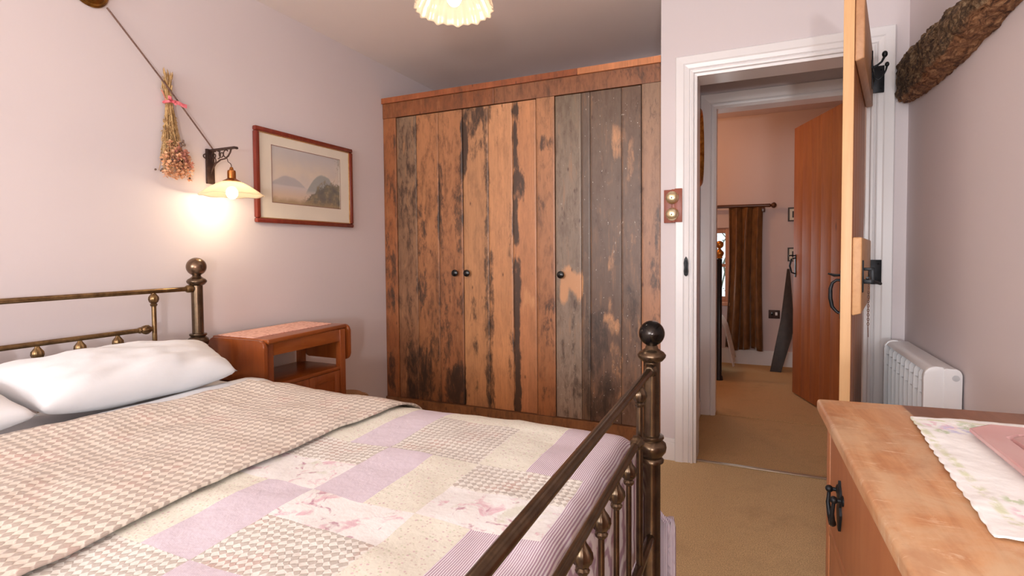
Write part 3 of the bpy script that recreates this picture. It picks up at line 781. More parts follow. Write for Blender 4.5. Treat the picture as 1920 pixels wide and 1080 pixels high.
# lace doily
def lace(name, base, dark):
    t = NT(name); v = t.mapping()
    vo = t.n('ShaderNodeTexVoronoi'); vo.feature = 'DISTANCE_TO_EDGE'; t.l(v, vo.inputs['Vector']); vo.inputs['Scale'].default_value = 42
    t.col(t.mix(t.ramp(vo.outputs['Distance'], [(.1, 0.0), (.3, .55)]), base, dark)); t.p(Roughness=.9); t.bump(vo.outputs['Distance'], .4, .004); return t.m
M['lace'] = lace('pink_lace', (232, 184, 168), (178, 108, 88))
bm = BM(); pts = []
cs = [(-2.165, 1.612), (-1.945, 1.614), (-1.965, 2.10), (-2.18, 2.11)]
for i in range(4):
    a, b = Vector(cs[i]), Vector(cs[(i+1) % 4]); L = (b-a).length; k = int(L/.008); nn = Vector((b-a).normalized().yx); nn = Vector((nn.x, -nn.y))
    for j in range(k):
        p = a+(b-a)*j/k+nn*(.0045*abs(sin(j*pi/3.0))); pts.append((p.x, p.y))
prism(bm, pts, .7425, .7455, 'XY')
tag(obj('doily', bm, M['lace']), 'dusty pink lace doily lying on the bedside cabinet', 'doily')
# wicker basket behind it
t = NT('wicker'); vv = t.mapping(); s_ = t.sep(vv)
ang = t.math('ARCTAN2', s_[1], s_[0])
wv = t.math('MULTIPLY', t.math('SINE', t.math('MULTIPLY', ang, 34)), t.math('SINE', t.math('MULTIPLY', s_[2], 420)))
t.col(t.mix(t.ramp(t.math('MULTIPLY_ADD', wv, .5, .5), [(.25, 0.0), (.75, 1.0)]), (150, 98, 56), (214, 164, 112))); t.p(Roughness=.6); t.bump(wv, .8, .006); M['wicker'] = t.m
bk = thing('wicker_basket', 'round wicker basket on the floor between bedside cabinet and wardrobe', 'basket', (-2.085, 2.325, 0))
bm = BM(); prof = [(.100, .0), (.108, .02), (.116, .12), (.122, .27), (.114, .275), (.106, .12), (.098, .015), (0, .012)]
lathe(bm, [(0, 0)]+prof, (-2.085, 2.325, 0), seg=48, close=False); obj('body', bm, M['wicker'], bk)
bm = BM(); R_ = .121
for ph in (0, pi):
    tube(bm, [(-2.085+R_*cos(a), 2.325+R_*sin(a), .282+.006*sin(a*22+ph)) for a in [2*pi*i/160 for i in range(161)]], .0075, 8, False)
obj('rim', bm, M['wicker'], bk)
bm = BM()
lathe(bm, [(.113, .288), (.112, .298), (.09, .312), (.045, .32), (0, .322)], (-2.085, 2.325, 0), seg=48, close=True)
obj('lid', bm, M['wicker'], bk)

# ------------------------------------------------------------------ picture
P = thing('framed_picture', 'mahogany framed landscape watercolour hanging on the pink left wall', 'picture', (XL, 2.235, 1.25))
py0, py1, pz0, pz1 = 1.886, 2.588, 1.262, 1.742
def rect_frame(bm, x_wall, depth, y0, y1, z0, z1, wd, bev=.003, sgn=1):
    for (a, b, c, d) in ((y0, y1, z0, z0+wd), (y0, y1, z1-wd, z1)): box(bm, x_wall, x_wall+sgn*depth, a, b, c, d, bev)
    for (a, b) in ((y0, y0+wd), (y1-wd, y1)): box(bm, x_wall, x_wall+sgn*depth, a, b, z0+wd*.98, z1-wd*.98, bev)
bm = BM(); rect_frame(bm, XL+.001, .026, py0, py1, pz0, pz1, .024, .007); obj('frame', bm, M['frame_wood'], P)
bm = BM(); rect_frame(bm, XL+.002, .017, py0+.022, py1-.022, pz0+.022, pz1-.022, .006, .001); obj('slip', bm, M['gold_slip'], P)
M['mat'] = mat_plain('cream_mount', (232, 222, 204), .9, 0, .01)
bm = BM(); ay0, ay1, az0, az1 = 1.992, 2.486, 1.372, 1.662
box(bm, XL+.0015, XL+.013, py0+.024, ay0, pz0+.024, pz1-.024); box(bm, XL+.0015, XL+.013, ay1, py1-.024, pz0+.024, pz1-.024)
box(bm, XL+.0015, XL+.013, ay0, ay1, pz0+.024, az0); box(bm, XL+.0015, XL+.013, ay0, ay1, az1, pz1-.024)
obj('mount', bm, M['mat'], P, smooth=False)
bm = BM(); rect_frame(bm, XL+.012, .0014, ay0-.003, ay1+.003, az0-.003, az1+.003, .003, 0); obj('mount_line', bm, M['frame_wood'], P)
# landscape
t = NT('landscape_watercolour'); s_ = t.sep(t.tc.outputs['Generated']); U, Vv = s_[1], s_[2]
n1 = t.noise(t.mapping(), 9, 5, .6); n2 = t.noise(t.mapping(loc=(3, 1, 4)), 22, 5, .7)
sky = t.ramp(Vv, [(.30, (222, 208, 194)), (.62, (220, 204, 184)), (.95, (196, 190, 188))])
sky = t.mix(t.ramp(n1, [(.4, 0.0), (.7, .5)]), sky, (184, 180, 184))
water = t.ramp(Vv, [(.0, (190, 160, 120)), (.14, (214, 188, 162)), (.32, (206, 196, 194))])
c = t.mix(t.ramp(Vv, [(.31, 0.0), (.34, 1.0)]), water, sky)
hill = t.math('ADD', t.math('MULTIPLY', t.math('SUBTRACT', n1, .5), .10), t.math('SUBTRACT', .52, t.math('MULTIPLY', t.math('POWER', t.math('SUBTRACT', U, .22), 2.0), 3.2)))
hk = t.math('MULTIPLY', t.ramp(t.math('SUBTRACT', hill, Vv), [(.0, 0.0), (.03, .7)]), t.ramp(Vv, [(.31, 0.0), (.34, 1.0)]))
c = t.mix(hk, c, (164, 162, 168))
h2 = t.math('ADD', t.math('SUBTRACT', .64, t.math('MULTIPLY', t.math('POWER', t.math('SUBTRACT', U, .72), 2.0), 6.0)), t.math('MULTIPLY', t.math('SUBTRACT', n1, .5), .12))
hk = t.math('MULTIPLY', t.ramp(t.math('SUBTRACT', h2, Vv), [(.0, 0.0), (.03, .85)]), t.ramp(Vv, [(.2, 0.0), (.3, 1.0)]))
c = t.mix(hk, c, (138, 146, 144))
tt = t.math('ADD', t.math('MULTIPLY', t.math('SUBTRACT', U, .40), 1.15), t.math('MULTIPLY', t.math('SUBTRACT', n2, .5), .55))
tt = t.math('MINIMUM', t.math('ADD', tt, .10), t.math('ADD', .50, t.math('MULTIPLY', t.math('SUBTRACT', n2, .5), .5)))
tk = t.math('MULTIPLY', t.ramp(t.math('SUBTRACT', tt, Vv), [(.0, 0.0), (.06, .92)]), t.ramp(U, [(.40, 0.0), (.50, 1.0)]))
c = t.mix(tk, c, t.ramp(n2, [(.36, (48, 46, 30)), (.5, (88, 78, 46)), (.66, (146, 126, 82))]))
e = t.math('ADD', t.math('SUBTRACT', U, 1.02), t.math('MULTIPLY', t.math('SUBTRACT', n2, .5), 1.0)); e = t.math('MULTIPLY', t.ramp(e, [(-.0, 0.0), (.06, .7)]), t.ramp(Vv, [(.5, 0.0), (.6, 1.0)]))
c = t.mix(e, c, (134, 124, 96))
g = t.ramp(t.math('ADD', t.math('SUBTRACT', .12, Vv), t.math('MULTIPLY', t.math('SUBTRACT', n2, .5), .2)), [(.0, 0.0), (.08, .7)])
c = t.mix(g, c, (156, 128, 78))
t.col(c); t.p(Roughness=.6)
bm = BM(); box(bm, XL+.002, XL+.010, ay0-.002, ay1+.002, az0-.002, az1+.002); obj('painting', bm, t.m, P, smooth=False)
t = NT('picture_glass'); t.p(Roughness=.03, Alpha=.06, Specular_IOR_Level=.5); t.col((255, 255, 255)); M['pglass'] = t.m
bm = BM(); box(bm, XL+.0150, XL+.0165, py0+.026, py1-.026, pz0+.026, pz1-.026); obj('glass', bm, M['pglass'], P, smooth=False)

# ------------------------------------------------------------------ wall rose, cable, bracket lamp
YLp = 1.655
R0 = thing('wall_rose', 'round brass flex rose on the left wall at the top edge', 'rose', (XL, 1.19, 2.075))
bm = BM(); lathe(bm, [(.064, .0005), (.066, .006), (.060, .012), (.054, .012), (.048, .018), (.03, .024), (.016, .028), (.012, .036), (0, .037)], (XL, 1.19, 2.095), (1, 0, 0), 48); obj('disc', bm, M['rose'], R0)
bm = BM(); lathe(bm, [(.011, .034), (.012, .040), (.008, .048), (0, .05)], (XL, 1.19, 2.095), (1, 0, 0), 16); obj('boss', bm, M['bracket'], R0)
t = NT('brown_flex'); n = t.noise(t.mapping(), 200, 2); t.col(t.ramp(n, [(.3, (84, 60, 52)), (.7, (124, 92, 80))])); t.p(Roughness=.8); M['flex'] = t.m
bm = BM(); A_ = Vector((XL+.012, 1.243, 2.046)); B_ = Vector((XL+.036, YLp-.005, 1.578)); tube(bm, [A_+(B_-A_)*(i/20)+Vector((0.012*sin(pi*i/20), 0, -.006*sin(pi*i/20))) for i in range(21)], .0034, 8)
tag(obj('lamp_flex', bm, M['flex']), 'thin brown flex running diagonally from the brass rose to the bracket lamp', 'cable')

Lm = thing('bracket_lamp', 'scrolled iron bracket lamp with glowing glass coolie shade beside the picture', 'lamp', (XL, YLp, 1.40))
bm = BM(); box(bm, XL+.0005, XL+.012, YLp-.019, YLp+.019, 1.425, 1.582, .002); obj('wall_plate', bm, M['bracket'], Lm)
bm = BM(); box(bm, XL+.012, XL+.178, YLp-.010, YLp+.010, 1.572, 1.580, .0015)
box(bm, XL+.17, XL+.182, YLp-.009, YLp+.009, 1.569, 1.577, .002)
def arc(cx, cz, r, a0, a1, n=14, r1=None):
    r1 = r if r1 is None else r1
    return [(cx+(r+(r1-r)*i/n)*cos(radians(a0+(a1-a0)*i/n)), YLp, cz+(r+(r1-r)*i/n)*sin(radians(a0+(a1-a0)*i/n))) for i in range(n+1)]
tube(bm, [(XL+.008, YLp, 1.470), (XL+.022, YLp, 1.492), (XL+.046, YLp, 1.516), (XL+.078, YLp, 1.530), (XL+.106, YLp, 1.532), (XL+.126, YLp, 1.542), (XL+.140, YLp, 1.558), (XL+.146, YLp, 1.573)], .0036, 8)
tube(bm, arc(XL+.036, 1.552, .019, 60, 420, 26, .006), .0026, 8); tube(bm, arc(XL+.084, 1.553, .018, 120, 480, 26, .006), .0026, 8)
tube(bm, arc(XL+.060, 1.552, .017, 90, -90), .0026, 8); tube(bm, arc(XL+.112, 1.554, .016, 250, 40), .0026, 8)
tube(bm, arc(XL+.034, 1.528, .012, 0, 360, 20), .0024, 8)
tube(bm, [(XL+.006, YLp-.022+.009*sin(a)*1.0, 1.548+.009*cos(a)) for a in [2*pi*i/16 for i in range(17)]], .0024, 6)
obj('scroll_arm', bm, M['bracket'], Lm)
SX = XL+.145; SZ = 1.372
bm = BM(); tube(bm, [(SX-.028, YLp, 1.535), (SX-.02, YLp, 1.516), (SX-.006, YLp, 1.508), (SX, YLp, 1.500), (SX, YLp, 1.488)], .0018, 8); obj('hanger', bm, M['bracket'], Lm)
bm = BM(); lathe(bm, [(0, .128), (.006, .127), (.009, .116), (.016, .112), (.0175, .104), (.0175, .078), (.022, .074), (.036, .066), (.037, .058), (.03, .056)], (SX, YLp, SZ-.008), seg=28, close=False); obj('lamp_cap', bm, M['copper'], Lm)
def glass_shade_mat(name, col, tr=.45, rough=.2, trans=.5):
    t = NT(name); nt = t.t
    tl = t.n('ShaderNodeBsdfTranslucent'); tl.inputs[0].default_value = (*s2l(col), 1)
    tp = t.n('ShaderNodeBsdfTransparent'); gl = t.n('ShaderNodeBsdfGlossy'); gl.inputs['Roughness'].default_value = rough
    m1 = t.n('ShaderNodeMixShader'); m1.inputs[0].default_value = tr; t.l(tl.outputs[0], m1.inputs[1]); t.l(tp.outputs[0], m1.inputs[2])
    df = t.n('ShaderNodeBsdfDiffuse'); df.inputs[0].default_value = (*s2l(col), 1)
    m0 = t.n('ShaderNodeMixShader'); m0.inputs[0].default_value = trans; t.l(df.outputs[0], m0.inputs[1]); t.l(m1.outputs[0], m0.inputs[2])
    fr = t.n('ShaderNodeLayerWeight'); fr.inputs[0].default_value = .35
    m2 = t.n('ShaderNodeMixShader'); t.l(t.math('MULTIPLY', fr.outputs['Fresnel'], .6), m2.inputs[0]); t.l(m0.outputs[0], m2.inputs[1]); t.l(gl.outputs[0], m2.inputs[2])
    t.l(m2.outputs[0], t.out.inputs[0]); return t.m
M['coolie'] = glass_shade_mat('frosted_glass', (244, 228, 200), .60, .15, .85)
M['fluted'] = glass_shade_mat('fluted_glass', (222, 204, 184), .45, .08, .72)
bm = BM()
def coolie(u, v):
    a = 2*pi*u; wob = 1+.008*cos(a*8)*v*v
    r = .034+v*.098; z = .056-.060*v**1.25-.002*v*cos(a*8)*v
    return (SX+r*wob*cos(a), YLp+r*wob*sin(a), SZ+z)
grid(bm, coolie, 96, 14); bmesh.ops.remove_doubles(bm, verts=bm.verts, dist=1e-5)
o = obj('glass_shade', bm, M['coolie'], Lm, angle=180); md = o.modifiers.new('thick', 'SOLIDIFY'); md.thickness = .003
def bulb_mat(name, c, e):
    t = NT(name); t.col((255, 240, 220)); t.b.inputs['Emission Color'].default_value = (*c, 1); t.b.inputs['Emission Strength'].default_value = e; return t.m
M['bulb_w'] = bulb_mat('warm_bulb', (1.0, .80, .50), 30)
M['bulb_c'] = bulb_mat('ceiling_bulb', (1.0, .93, .82), 9)
bm = BM(); sphere(bm, (SX, YLp, SZ+.006), .024, 20, 12, (1, 1, 1.15)); obj('bulb', bm, M['bulb_w'], Lm)
light('bracket_lamp_light', 'POINT', (SX, YLp, SZ-.028), 2.0, (1.0, .80, .54), .02)

# dried flowers hung on the flex
D = thing('dried_flowers', 'bunch of dried flowers hanging upside down from the brown flex', 'dried flowers', (XL+.05, 1.468, 1.42))
def mat_leafy(name, a, b): 
    t = NT(name); n = t.noise(t.mapping(), 60, 3, .7); t.col(t.ramp(n, [(.35, a), (.65, b)])); t.p(Roughness=.9); return t.m
M['stem'] = mat_leafy('dry_stems', (150, 112, 70), (206, 172, 120)); M['petal'] = mat_leafy('dry_petals', (224, 160, 116), (248, 208, 170))
M['petal2'] = mat_leafy('dusky_petals', (164, 104, 92), (222, 152, 128)); M['seed'] = mat_leafy('dark_seed', (84, 66, 62), (130, 104, 90)); M['ribbon'] = mat_leafy('pink_ribbon', (196, 78, 92), (236, 134, 140))
cy_, rnd = 1.462, random.Random(5)
bm = BM(); knot = Vector((XL+.042, cy_, 1.748))
ends = []
for i in range(95):
    a = rnd.uniform(-1, 1); d_out = rnd.uniform(.0, .030); zt = knot.z+rnd.uniform(.04, .115); zb = 1.44+rnd.uniform(0, .15)
    top = Vector((XL+.008+d_out, cy_-.006+rnd.uniform(-.018, .018), zt))
    k = Vector((XL+.022+rnd.uniform(-.012, .014), cy_+rnd.uniform(-.012, .012), knot.z))
    spread = (1-(zb-1.43)/.34)
    b = Vector((XL+.008+rnd.uniform(.0, .065)*spread, cy_+.006+a*.066*spread, zb)); mid_ = (k+b)/2+Vector((0, rnd.uniform(-.006, .006), 0))
    tube(bm, [top, k, mid_, b], [.0014, .0013, .0013, .001], 5); ends.append(b)
    if i < 40: lathe(bm, [(.0, 0), (.0032, .008), (.002, .022), (0, .03)], top-Vector((0, 0, .006)), (rnd.uniform(-.2, .2), rnd.uniform(-.25, .25), 1), 6)
    for q in range(4):
        t_ = rnd.random(); pp = k+(b-k)*(.3+.65*t_); lathe(bm, [(0, 0), (.0026, .004), (0, .013)], pp, (rnd.uniform(0, .6), rnd.uniform(-1, 1), -.8), 5)
obj('stems', bm, M['stem'], D)['kind'] = 'stuff'
def flower(bm, c, r, n=8):
    for i in range(n):
        a = 2*pi*i/n+rnd.random(); d = Vector((rnd.uniform(.1, .9), cos(a), sin(a))).normalized(); u, v = frame_from(d)
        p0, p1, p2 = c, c+d*r*.6+u*r*.38, c+d*r*rnd.uniform(.85, 1.15)
        p3 = c+d*r*.6-u*r*.38
        bm.faces.new([bm.verts.new(p) for p in (p0, p1, p2, p3)])
for mm, cnt, r in (('petal', 95, .015), ('petal2', 46, .014)):
    bm = BM()
    for i in range(cnt):
        z = rnd.uniform(1.424, 1.575); sp = 1-(z-1.42)/.30; yy = cy_+.008+rnd.uniform(-.07, .076)*sp
        if mm == 'petal2': yy = cy_+.03+rnd.uniform(-.035, .035); z = rnd.uniform(1.47, 1.56)
        flower(bm, Vector((XL+.015+rnd.uniform(0, .07)*sp, yy, z)), r*rnd.uniform(.7, 1.3), 9)
    obj('petals', bm, M[mm], D, smooth=False, recalc=False)['kind'] = 'stuff'
bm = BM()
for i in range(14):
    sphere(bm, (XL+.03+rnd.uniform(0, .035), cy_+rnd.uniform(-.07, .075), rnd.uniform(1.428, 1.50)), .0045, 8, 6)
for i in range(10): sphere(bm, (XL+.06, cy_+.030+rnd.uniform(-.010, .010), 1.575+rnd.uniform(-.015, .015)), .005, 8, 6)
obj('seed_heads', bm, M['seed'], D)['kind'] = 'stuff'
bm = BM(); 
tube(bm, [(XL+.025+.020*cos(a), cy_+.017*sin(a), 1.745+.004*sin(a)) for a in [2*pi*i/18 for i in range(19)]], .006, 8)
def ribbon(pts, wd):
    L, R = [], []
    for p in pts: p = Vector(p); L.append(bm.verts.new(p+Vector((0, 0, wd)))); R.append(bm.verts.new(p-Vector((0, 0, wd))))
    for i in range(len(pts)-1): bm.faces.new((L[i], L[i+1], R[i+1], R[i]))
kx = XL+.050
ribbon([(kx, cy_+.004, 1.743), (kx+.008, cy_+.022, 1.740), (kx+.004, cy_+.040, 1.736), (kx+.010, cy_+.054, 1.734)], .008)
ribbon([(kx, cy_, 1.744), (kx+.01, cy_-.012, 1.752), (kx+.004, cy_-.022, 1.756), (kx, cy_-.012, 1.748), (kx, cy_, 1.743)], .007)
ribbon([(kx, cy_+.002, 1.742), (kx+.006, cy_+.010, 1.732), (kx+.004, cy_+.012, 1.718)], .006)
sphere(bm, (kx+.002, cy_+.002, 1.743), .007, 10, 8)
o = obj('ribbon', bm, M['ribbon'], D, recalc=False); tag(o, 'pink satin ribbon bow')
bm = BM(); tube(bm, [(XL+.02, cy_-.004, 1.743), (XL+.02, cy_-.026, 1.788)], .003, 6); obj('stem', bm, M['petal2'], D)

# ------------------------------------------------------------------ ceiling lamp
CXl, CYl, CZl = -.985, 1.70, 1.985
C_ = thing('ceiling_lamp', 'fluted glass pendant lamp with scalloped rim hanging from the ceiling', 'lamp', (CXl, CYl, CZl))
bm = BM()
def flute(u, v):
    a = 2*pi*u; fl = cos(a*22)
    r = .028+.100*sin(min(1, v*1.15)*pi/2)**1.0+.014*max(0, v-.7)/.3; r += (.0035*fl)*min(1, v*2)
    z = .105*(1-v**1.5)-.0018*cos(a*22)*max(0, v-.8)/.2+.0028*cos(a*11)*max(0, v-.85)/.15
    return (CXl+r*cos(a), CYl+r*sin(a), CZl+z)
grid(bm, flute, 264, 22); bmesh.ops.remove_doubles(bm, verts=bm.verts, dist=1e-5)
o = obj('glass_shade', bm, M['fluted'], C_, angle=180); md = o.modifiers.new('thick', 'SOLIDIFY'); md.thickness = .003
bm = BM(); cz = ceil_z(CXl)-.003
lathe(bm, [(.030, .100), (.031, .112), (.022, .125), (.018, .14), (.008, .150), (.006, .16), (0, .161)], (CXl, CYl, CZl), seg=24); obj('gallery', bm, M['brass'], C_)
bm = BM(); tube(bm, [(CXl, CYl, CZl+.158), (CXl, CYl, cz-.01)], .003, 8); obj('flex', bm, M['flex'], C_)
bm = BM(); lathe(bm, [(0, -.03), (.02, -.028), (.045, -.012), (.05, 0.002)], (CXl, CYl, cz), seg=28, close=True); obj('ceiling_rose', bm, M['brass'], C_)
bm = BM(); sphere(bm, (CXl, CYl, CZl+.045), .028, 20, 12, (1, 1, 1.25)); obj('bulb', bm, M['bulb_c'], C_)
light('ceiling_lamp_light', 'POINT', (CXl, CYl, CZl+.0), 2.4, (1.0, .88, .72), .025)

# ------------------------------------------------------------------ open plank door
dr = thing('door_1', None, None, (.47, 2.845, 0)); dr['kind'] = 'structure'
dvec = Vector((.205, .979, 0)).normalized(); nvec = Vector((dvec.y, -dvec.x, 0))
HP = Vector((.3165, 2.12, 0))      # right-hand face at the free edge
def D3(u, v, z): p = HP+dvec*u+nvec*v; return (p.x, p.y, z)   # u from free edge to hinge
def dbox(bm, u0, u1, v0, v1, z0, z1, bev=.002):
    g = box(bm, u0, u1, v0, v1, z0, z1, bev)
    for v in g: v.co = Vector(D3(v.co.x, v.co.y, v.co.z))
    return g
LW = .735
bm = BM(); lwid = LW/5
for i in range(5):
    a, b = i*lwid, (i+1)*lwid
    dbox(bm, a+.0005, b-.0005, -.033, 0, .012, 1.985, .004)
dl = obj('door_leaf', bm, M['door_face'], dr)
bm = BM(); dbox(bm, -.0015, .009, -.0325, -.0008, .013, 1.984, .001); o = obj('edge_board', bm, M['door_pine'], dr); tag(o, 'pale raw pine leading edge')
def ledge(z0, z1, mat, nm):
    bm = BM(); u0, u1 = .001, LW-.012; g = box(bm, u0, u1, .0005, .028, z0, z1, .005, 3)
    for v in g:
        u, vv_, z = v.co
        if u < .02 and vv_ > .014 and z < z0+.02: z += .006
        v.co = Vector(D3(u, vv_, z))
    return obj(nm, bm, mat, dr)
ledge(1.735, 1.955, M['ledge'], 'ledge'); lk = ledge(.877, 1.144, M['ledge_pale'], 'ledge'); ledge(.22, .40, M['ledge'], 'ledge')
bm = BM()
for i in (.05, .38): dbox(bm, i, i+.014, .002, .014, 1.145, 1.165, .001)
# hinges: plates on the architrave with knuckles
for z0, z1 in ((1.800, 1.918), (.946, 1.056)):
    bm = BM(); box(bm, .488, .538, 2.846, 2.851, z0, z1, .0012)
    tube(bm, [(.484, 2.842, z0+.004), (.484, 2.842, z1-.004)], .0062, 10)
    for zz in (z0+.018, z1-.018): sphere(bm, (.526, 2.8455, zz), .0035, 8, 6)
    for k in range(3): tube(bm, [(.484, 2.842, z0+.012+k*.04), (.484, 2.842, z0+.016+k*.04)], .0078, 10)
    # strap over the ledge
    dbox(bm, .50, .72, .029, .033, (z0+z1)/2-.017, (z0+z1)/2+.017, .001)
    tube(bm, [D3(.70, .031, (z0+z1)/2), (.484, 2.842, (z0+z1)/2)], .007, 8)
    obj('hinge', bm, M['iron'], dr)
# latch on the middle ledge: keeper, bar, and chain
bm = BM(); dbox(bm, .03, .062, .0285, .032, .955, 1.065, .001); dbox(bm, .035, .05, .032, .062, .985, 1.000, .002); dbox(bm, .035, .05, .032, .062, 1.03, 1.04, .002); dbox(bm, .035, .05, .052, .062, .985, 1.04, .002)
lt = obj('latch', bm, M['iron'], dr)
bm = BM(); tube(bm, [D3(-.02, .045, 1.008), D3(.05, .043, 1.004), D3(.12, .04, .996), D3(.20, .055, .985), D3(.26, .075, .975)], [.0035, .005, .0055, .0055, .006], 8); obj('latch_bar', bm, M['iron'], lt)
bm = BM(); 
for i in range(19):
    c = Vector(D3(.055, .046, .978-.0078*i)); hor = nvec if i % 2 else dvec
    tube(bm, [c+hor*(.0032*cos(a))+Vector((0, 0, .0052*sin(a))) for a in [2*pi*k/10 for k in range(11)]], .0009, 5, False)
tube(bm, [D3(.055, .046, .832), D3(.056, .047, .80)], .0012, 5)
M['chain'] = mat_plain('rusty_chain', (96, 60, 42), .5, .5, .2, 80)
obj('chain', bm, M['chain'], lt)
# pull handle and thumb press on the other face
bm = BM(); u = .045
pts = [(-.034, .995), (-.048, .995), (-.060, .985), (-.066, .965), (-.066, .93), (-.060, .90), (-.048, .885), (-.038, .878)]
tube(bm, [D3(u, v, z) for v, z in pts], [.0055, .005, .0055, .0065, .007, .0065, .005, .0055], 10)
dbox(bm, u-.012, u+.012, -.037, -.0332, .86, 1.03, .001)
obj('pull_handle', bm, M['iron'], dr)
bm = BM(); tube(bm, [D3(u, -.034, 1.013), D3(u, -.055, 1.012), D3(u, -.074, 1.018)], [.004, .005, .003], 8); obj('thumb_press', bm, M['iron'], dr)
# coat hook
hk = thing('coat_hook', 'black iron double coat hook screwed to the open plank door', 'hook', D3(.565, .028, 1.79))
bm = BM(); dbox(bm, .555, .575, .0285, .032, 1.775, 1.93, .001); obj('back_plate', bm, M['iron'], hk)
bm = BM(); tube(bm, [D3(.565, .031, 1.862), D3(.565, .046, 1.868), D3(.565, .062, 1.880), D3(.565, .071, 1.900)], [.005, .0045, .0042, .005], 8); sphere(bm, D3(.565, .072, 1.909), .0105, 12, 8, (1, 1, 1.3)); obj('upper_hook', bm, M['iron'], hk)
bm = BM(); tube(bm, [D3(.565, .031, 1.845), D3(.565, .036, 1.822), D3(.565, .050, 1.808), D3(.565, .064, 1.818), D3(.565, .076, 1.842), D3(.565, .080, 1.860)], [.004, .0036, .0036, .0036, .0034, .004], 8); sphere(bm, D3(.565, .080, 1.866), .008, 12, 8, (1, 1, 1.3)); obj('lower_hook', bm, M['iron'], hk)

# keep on the left jamb, switch plate
bm = BM(); prism(bm, [(-.309, .98), (-.300, .972), (-.291, .98), (-.288, 1.0), (-.291, 1.02), (-.289, 1.04), (-.293, 1.062), (-.300, 1.075), (-.308, 1.062), (-.311, 1.04), (-.308, 1.02), (-.311, 1.0)], YD-.0245, YD-.031, 'XZ', .001)
box(bm, -.303, -.296, YD-.044, YD-.030, .992, 1.055, .002)
tag(obj('latch_keep', bm, M['iron']), 'small black iron latch keep on the white left door jamb', 'latch')
S_ = thing('light_switch', 'wooden plate with two round brass dolly switches straddling the door architrave', 'light switch', (-.365, YD, 1.249))
bm = BM(); box(bm, -.412, -.355, YD-.018, YD-.0005, 1.250, 1.421, .002); box(bm, -.356, -.319, YD-.0375, YD-.0265, 1.252, 1.424, .002); box(bm, -.372, -.353, YD-.034, YD-.016, 1.251, 1.4215, .002); obj('plate', bm, M['switch_wood'], S_)
for z in (1.378, 1.293):
    bm = BM(); lathe(bm, [(.031, 0), (.033, .004), (.031, .010), (.027, .014), (.026, .019), (.018, .025), (.007, .027), (0, .027)], (-.367, YD-.036, z), (0, -1, 0), 40, rib=(20, .02)); d = obj('switch_dome', bm, M['brass_pale'], S_)
    bm = BM(); tube(bm, [(-.367, YD-.062, z), (-.367, YD-.072, z-.004)], [.003, .004], 8); obj('toggle', bm, M['brass_pale'], d)

# ------------------------------------------------------------------ old beam on the right wall
t = NT('gnarled_oak'); v = t.mapping((12, 5, 12)); a = t.noise(v, 4.6, 8, .8, .8); b = t.noise(t.mapping(), 26, 5, .7)
c = t.ramp(a, [(.38, (44, 30, 20)), (.47, (104, 76, 50)), (.55, (162, 130, 94)), (.66, (212, 186, 150))])
c = t.mix(t.ramp(b, [(.50, 0.0), (.60, .75)]), c, (52, 36, 24))
at = t.n('ShaderNodeVertexColor'); at.layer_name = 'fresh'; c = t.mix(t.math('MULTIPLY', at.outputs[0], .85), c, t.ramp(a, [(.40, (92, 54, 30)), (.5, (170, 112, 70)), (.62, (218, 166, 118))]))
t.col(c); t.p(Roughness=.8); t.bump(t.math('ADD', a, t.math('MULTIPLY', b, .4)), .9, .02); M['beam'] = t.m
bm = BM(); lf = bm.loops.layers.float_color.new('fresh'); n = 260; Y0, Y1 = 2.850, .9; rows = []; fr = {}
for i in range(n+1):
    u = i/n; y = Y0+(Y1-Y0)*u
    zt = 1.935-.11*min(1, u*2.2)+.02*u+.010*fbm(y*7, 1, 0); zb = 1.742-.030*sin(min(1, u*1.8)*pi)+.008*fbm(y*9, 4, 0)
    xf = .583-.034*min(1, u*3)+.006*fbm(y*8, 2, 0); zc = zb+.022+.012*fbm(y*10, 6, 0)
    sec0 = [(XR-.0005, zb), (XR-.018, zb-.002), (xf+.020, zb+.006), (xf+.012, zc-.012), (xf, zc), (xf-.003, zc+(zt-zc)*.2), (xf-.004, zc+(zt-zc)*.4), (xf-.002, zc+(zt-zc)*.65), (xf+.002, zc+(zt-zc)*.85), (xf+.012, zt-.004), (XR-.02, zt+.002), (XR-.0005, zt)]
    sec = []
    for q in range(11):
        for w_ in range(3): sec.append((sec0[q][0]+(sec0[q+1][0]-sec0[q][0])*w_/3, sec0[q][1]+(sec0[q+1][1]-sec0[q][1])*w_/3, q+w_/3))
    sec.append((*sec0[11], 11.0)); row = []
    for x, z, k in sec:
        dx = 0 if k in (0, 11) else .009*fbm(y*16, z*42, 1)+.005*fbm(y*45, z*110, 9)
        vtx = bm.verts.new((min(x+dx, XR-.0005), y, z+.006*fbm(y*26, k, 2))); row.append(vtx)
        fr[vtx] = 1.0 if .4 < k < 3.2 else (max(0, min(1, (3.9-k)/1.2+.8*fbm(y*6, k*.9, 3))) if k < 5.5 else 0)
    rows.append(row)
m_ = len(rows[0])
for a, b in zip(rows, rows[1:]):
    for k in range(m_): bm.faces.new((a[k], a[(k+1) % m_], b[(k+1) % m_], b[k]))
bm.faces.new(rows[0]); bm.faces.new(list(reversed(rows[-1])))
for f in bm.faces:
    for lp in f.loops: x = fr[lp.vert]; lp[lf] = (x, x, x, 1)
tag(obj('timber_beam', bm, M['beam'], angle=60), 'gnarled old oak timber set into the right wall above the radiator', 'beam')

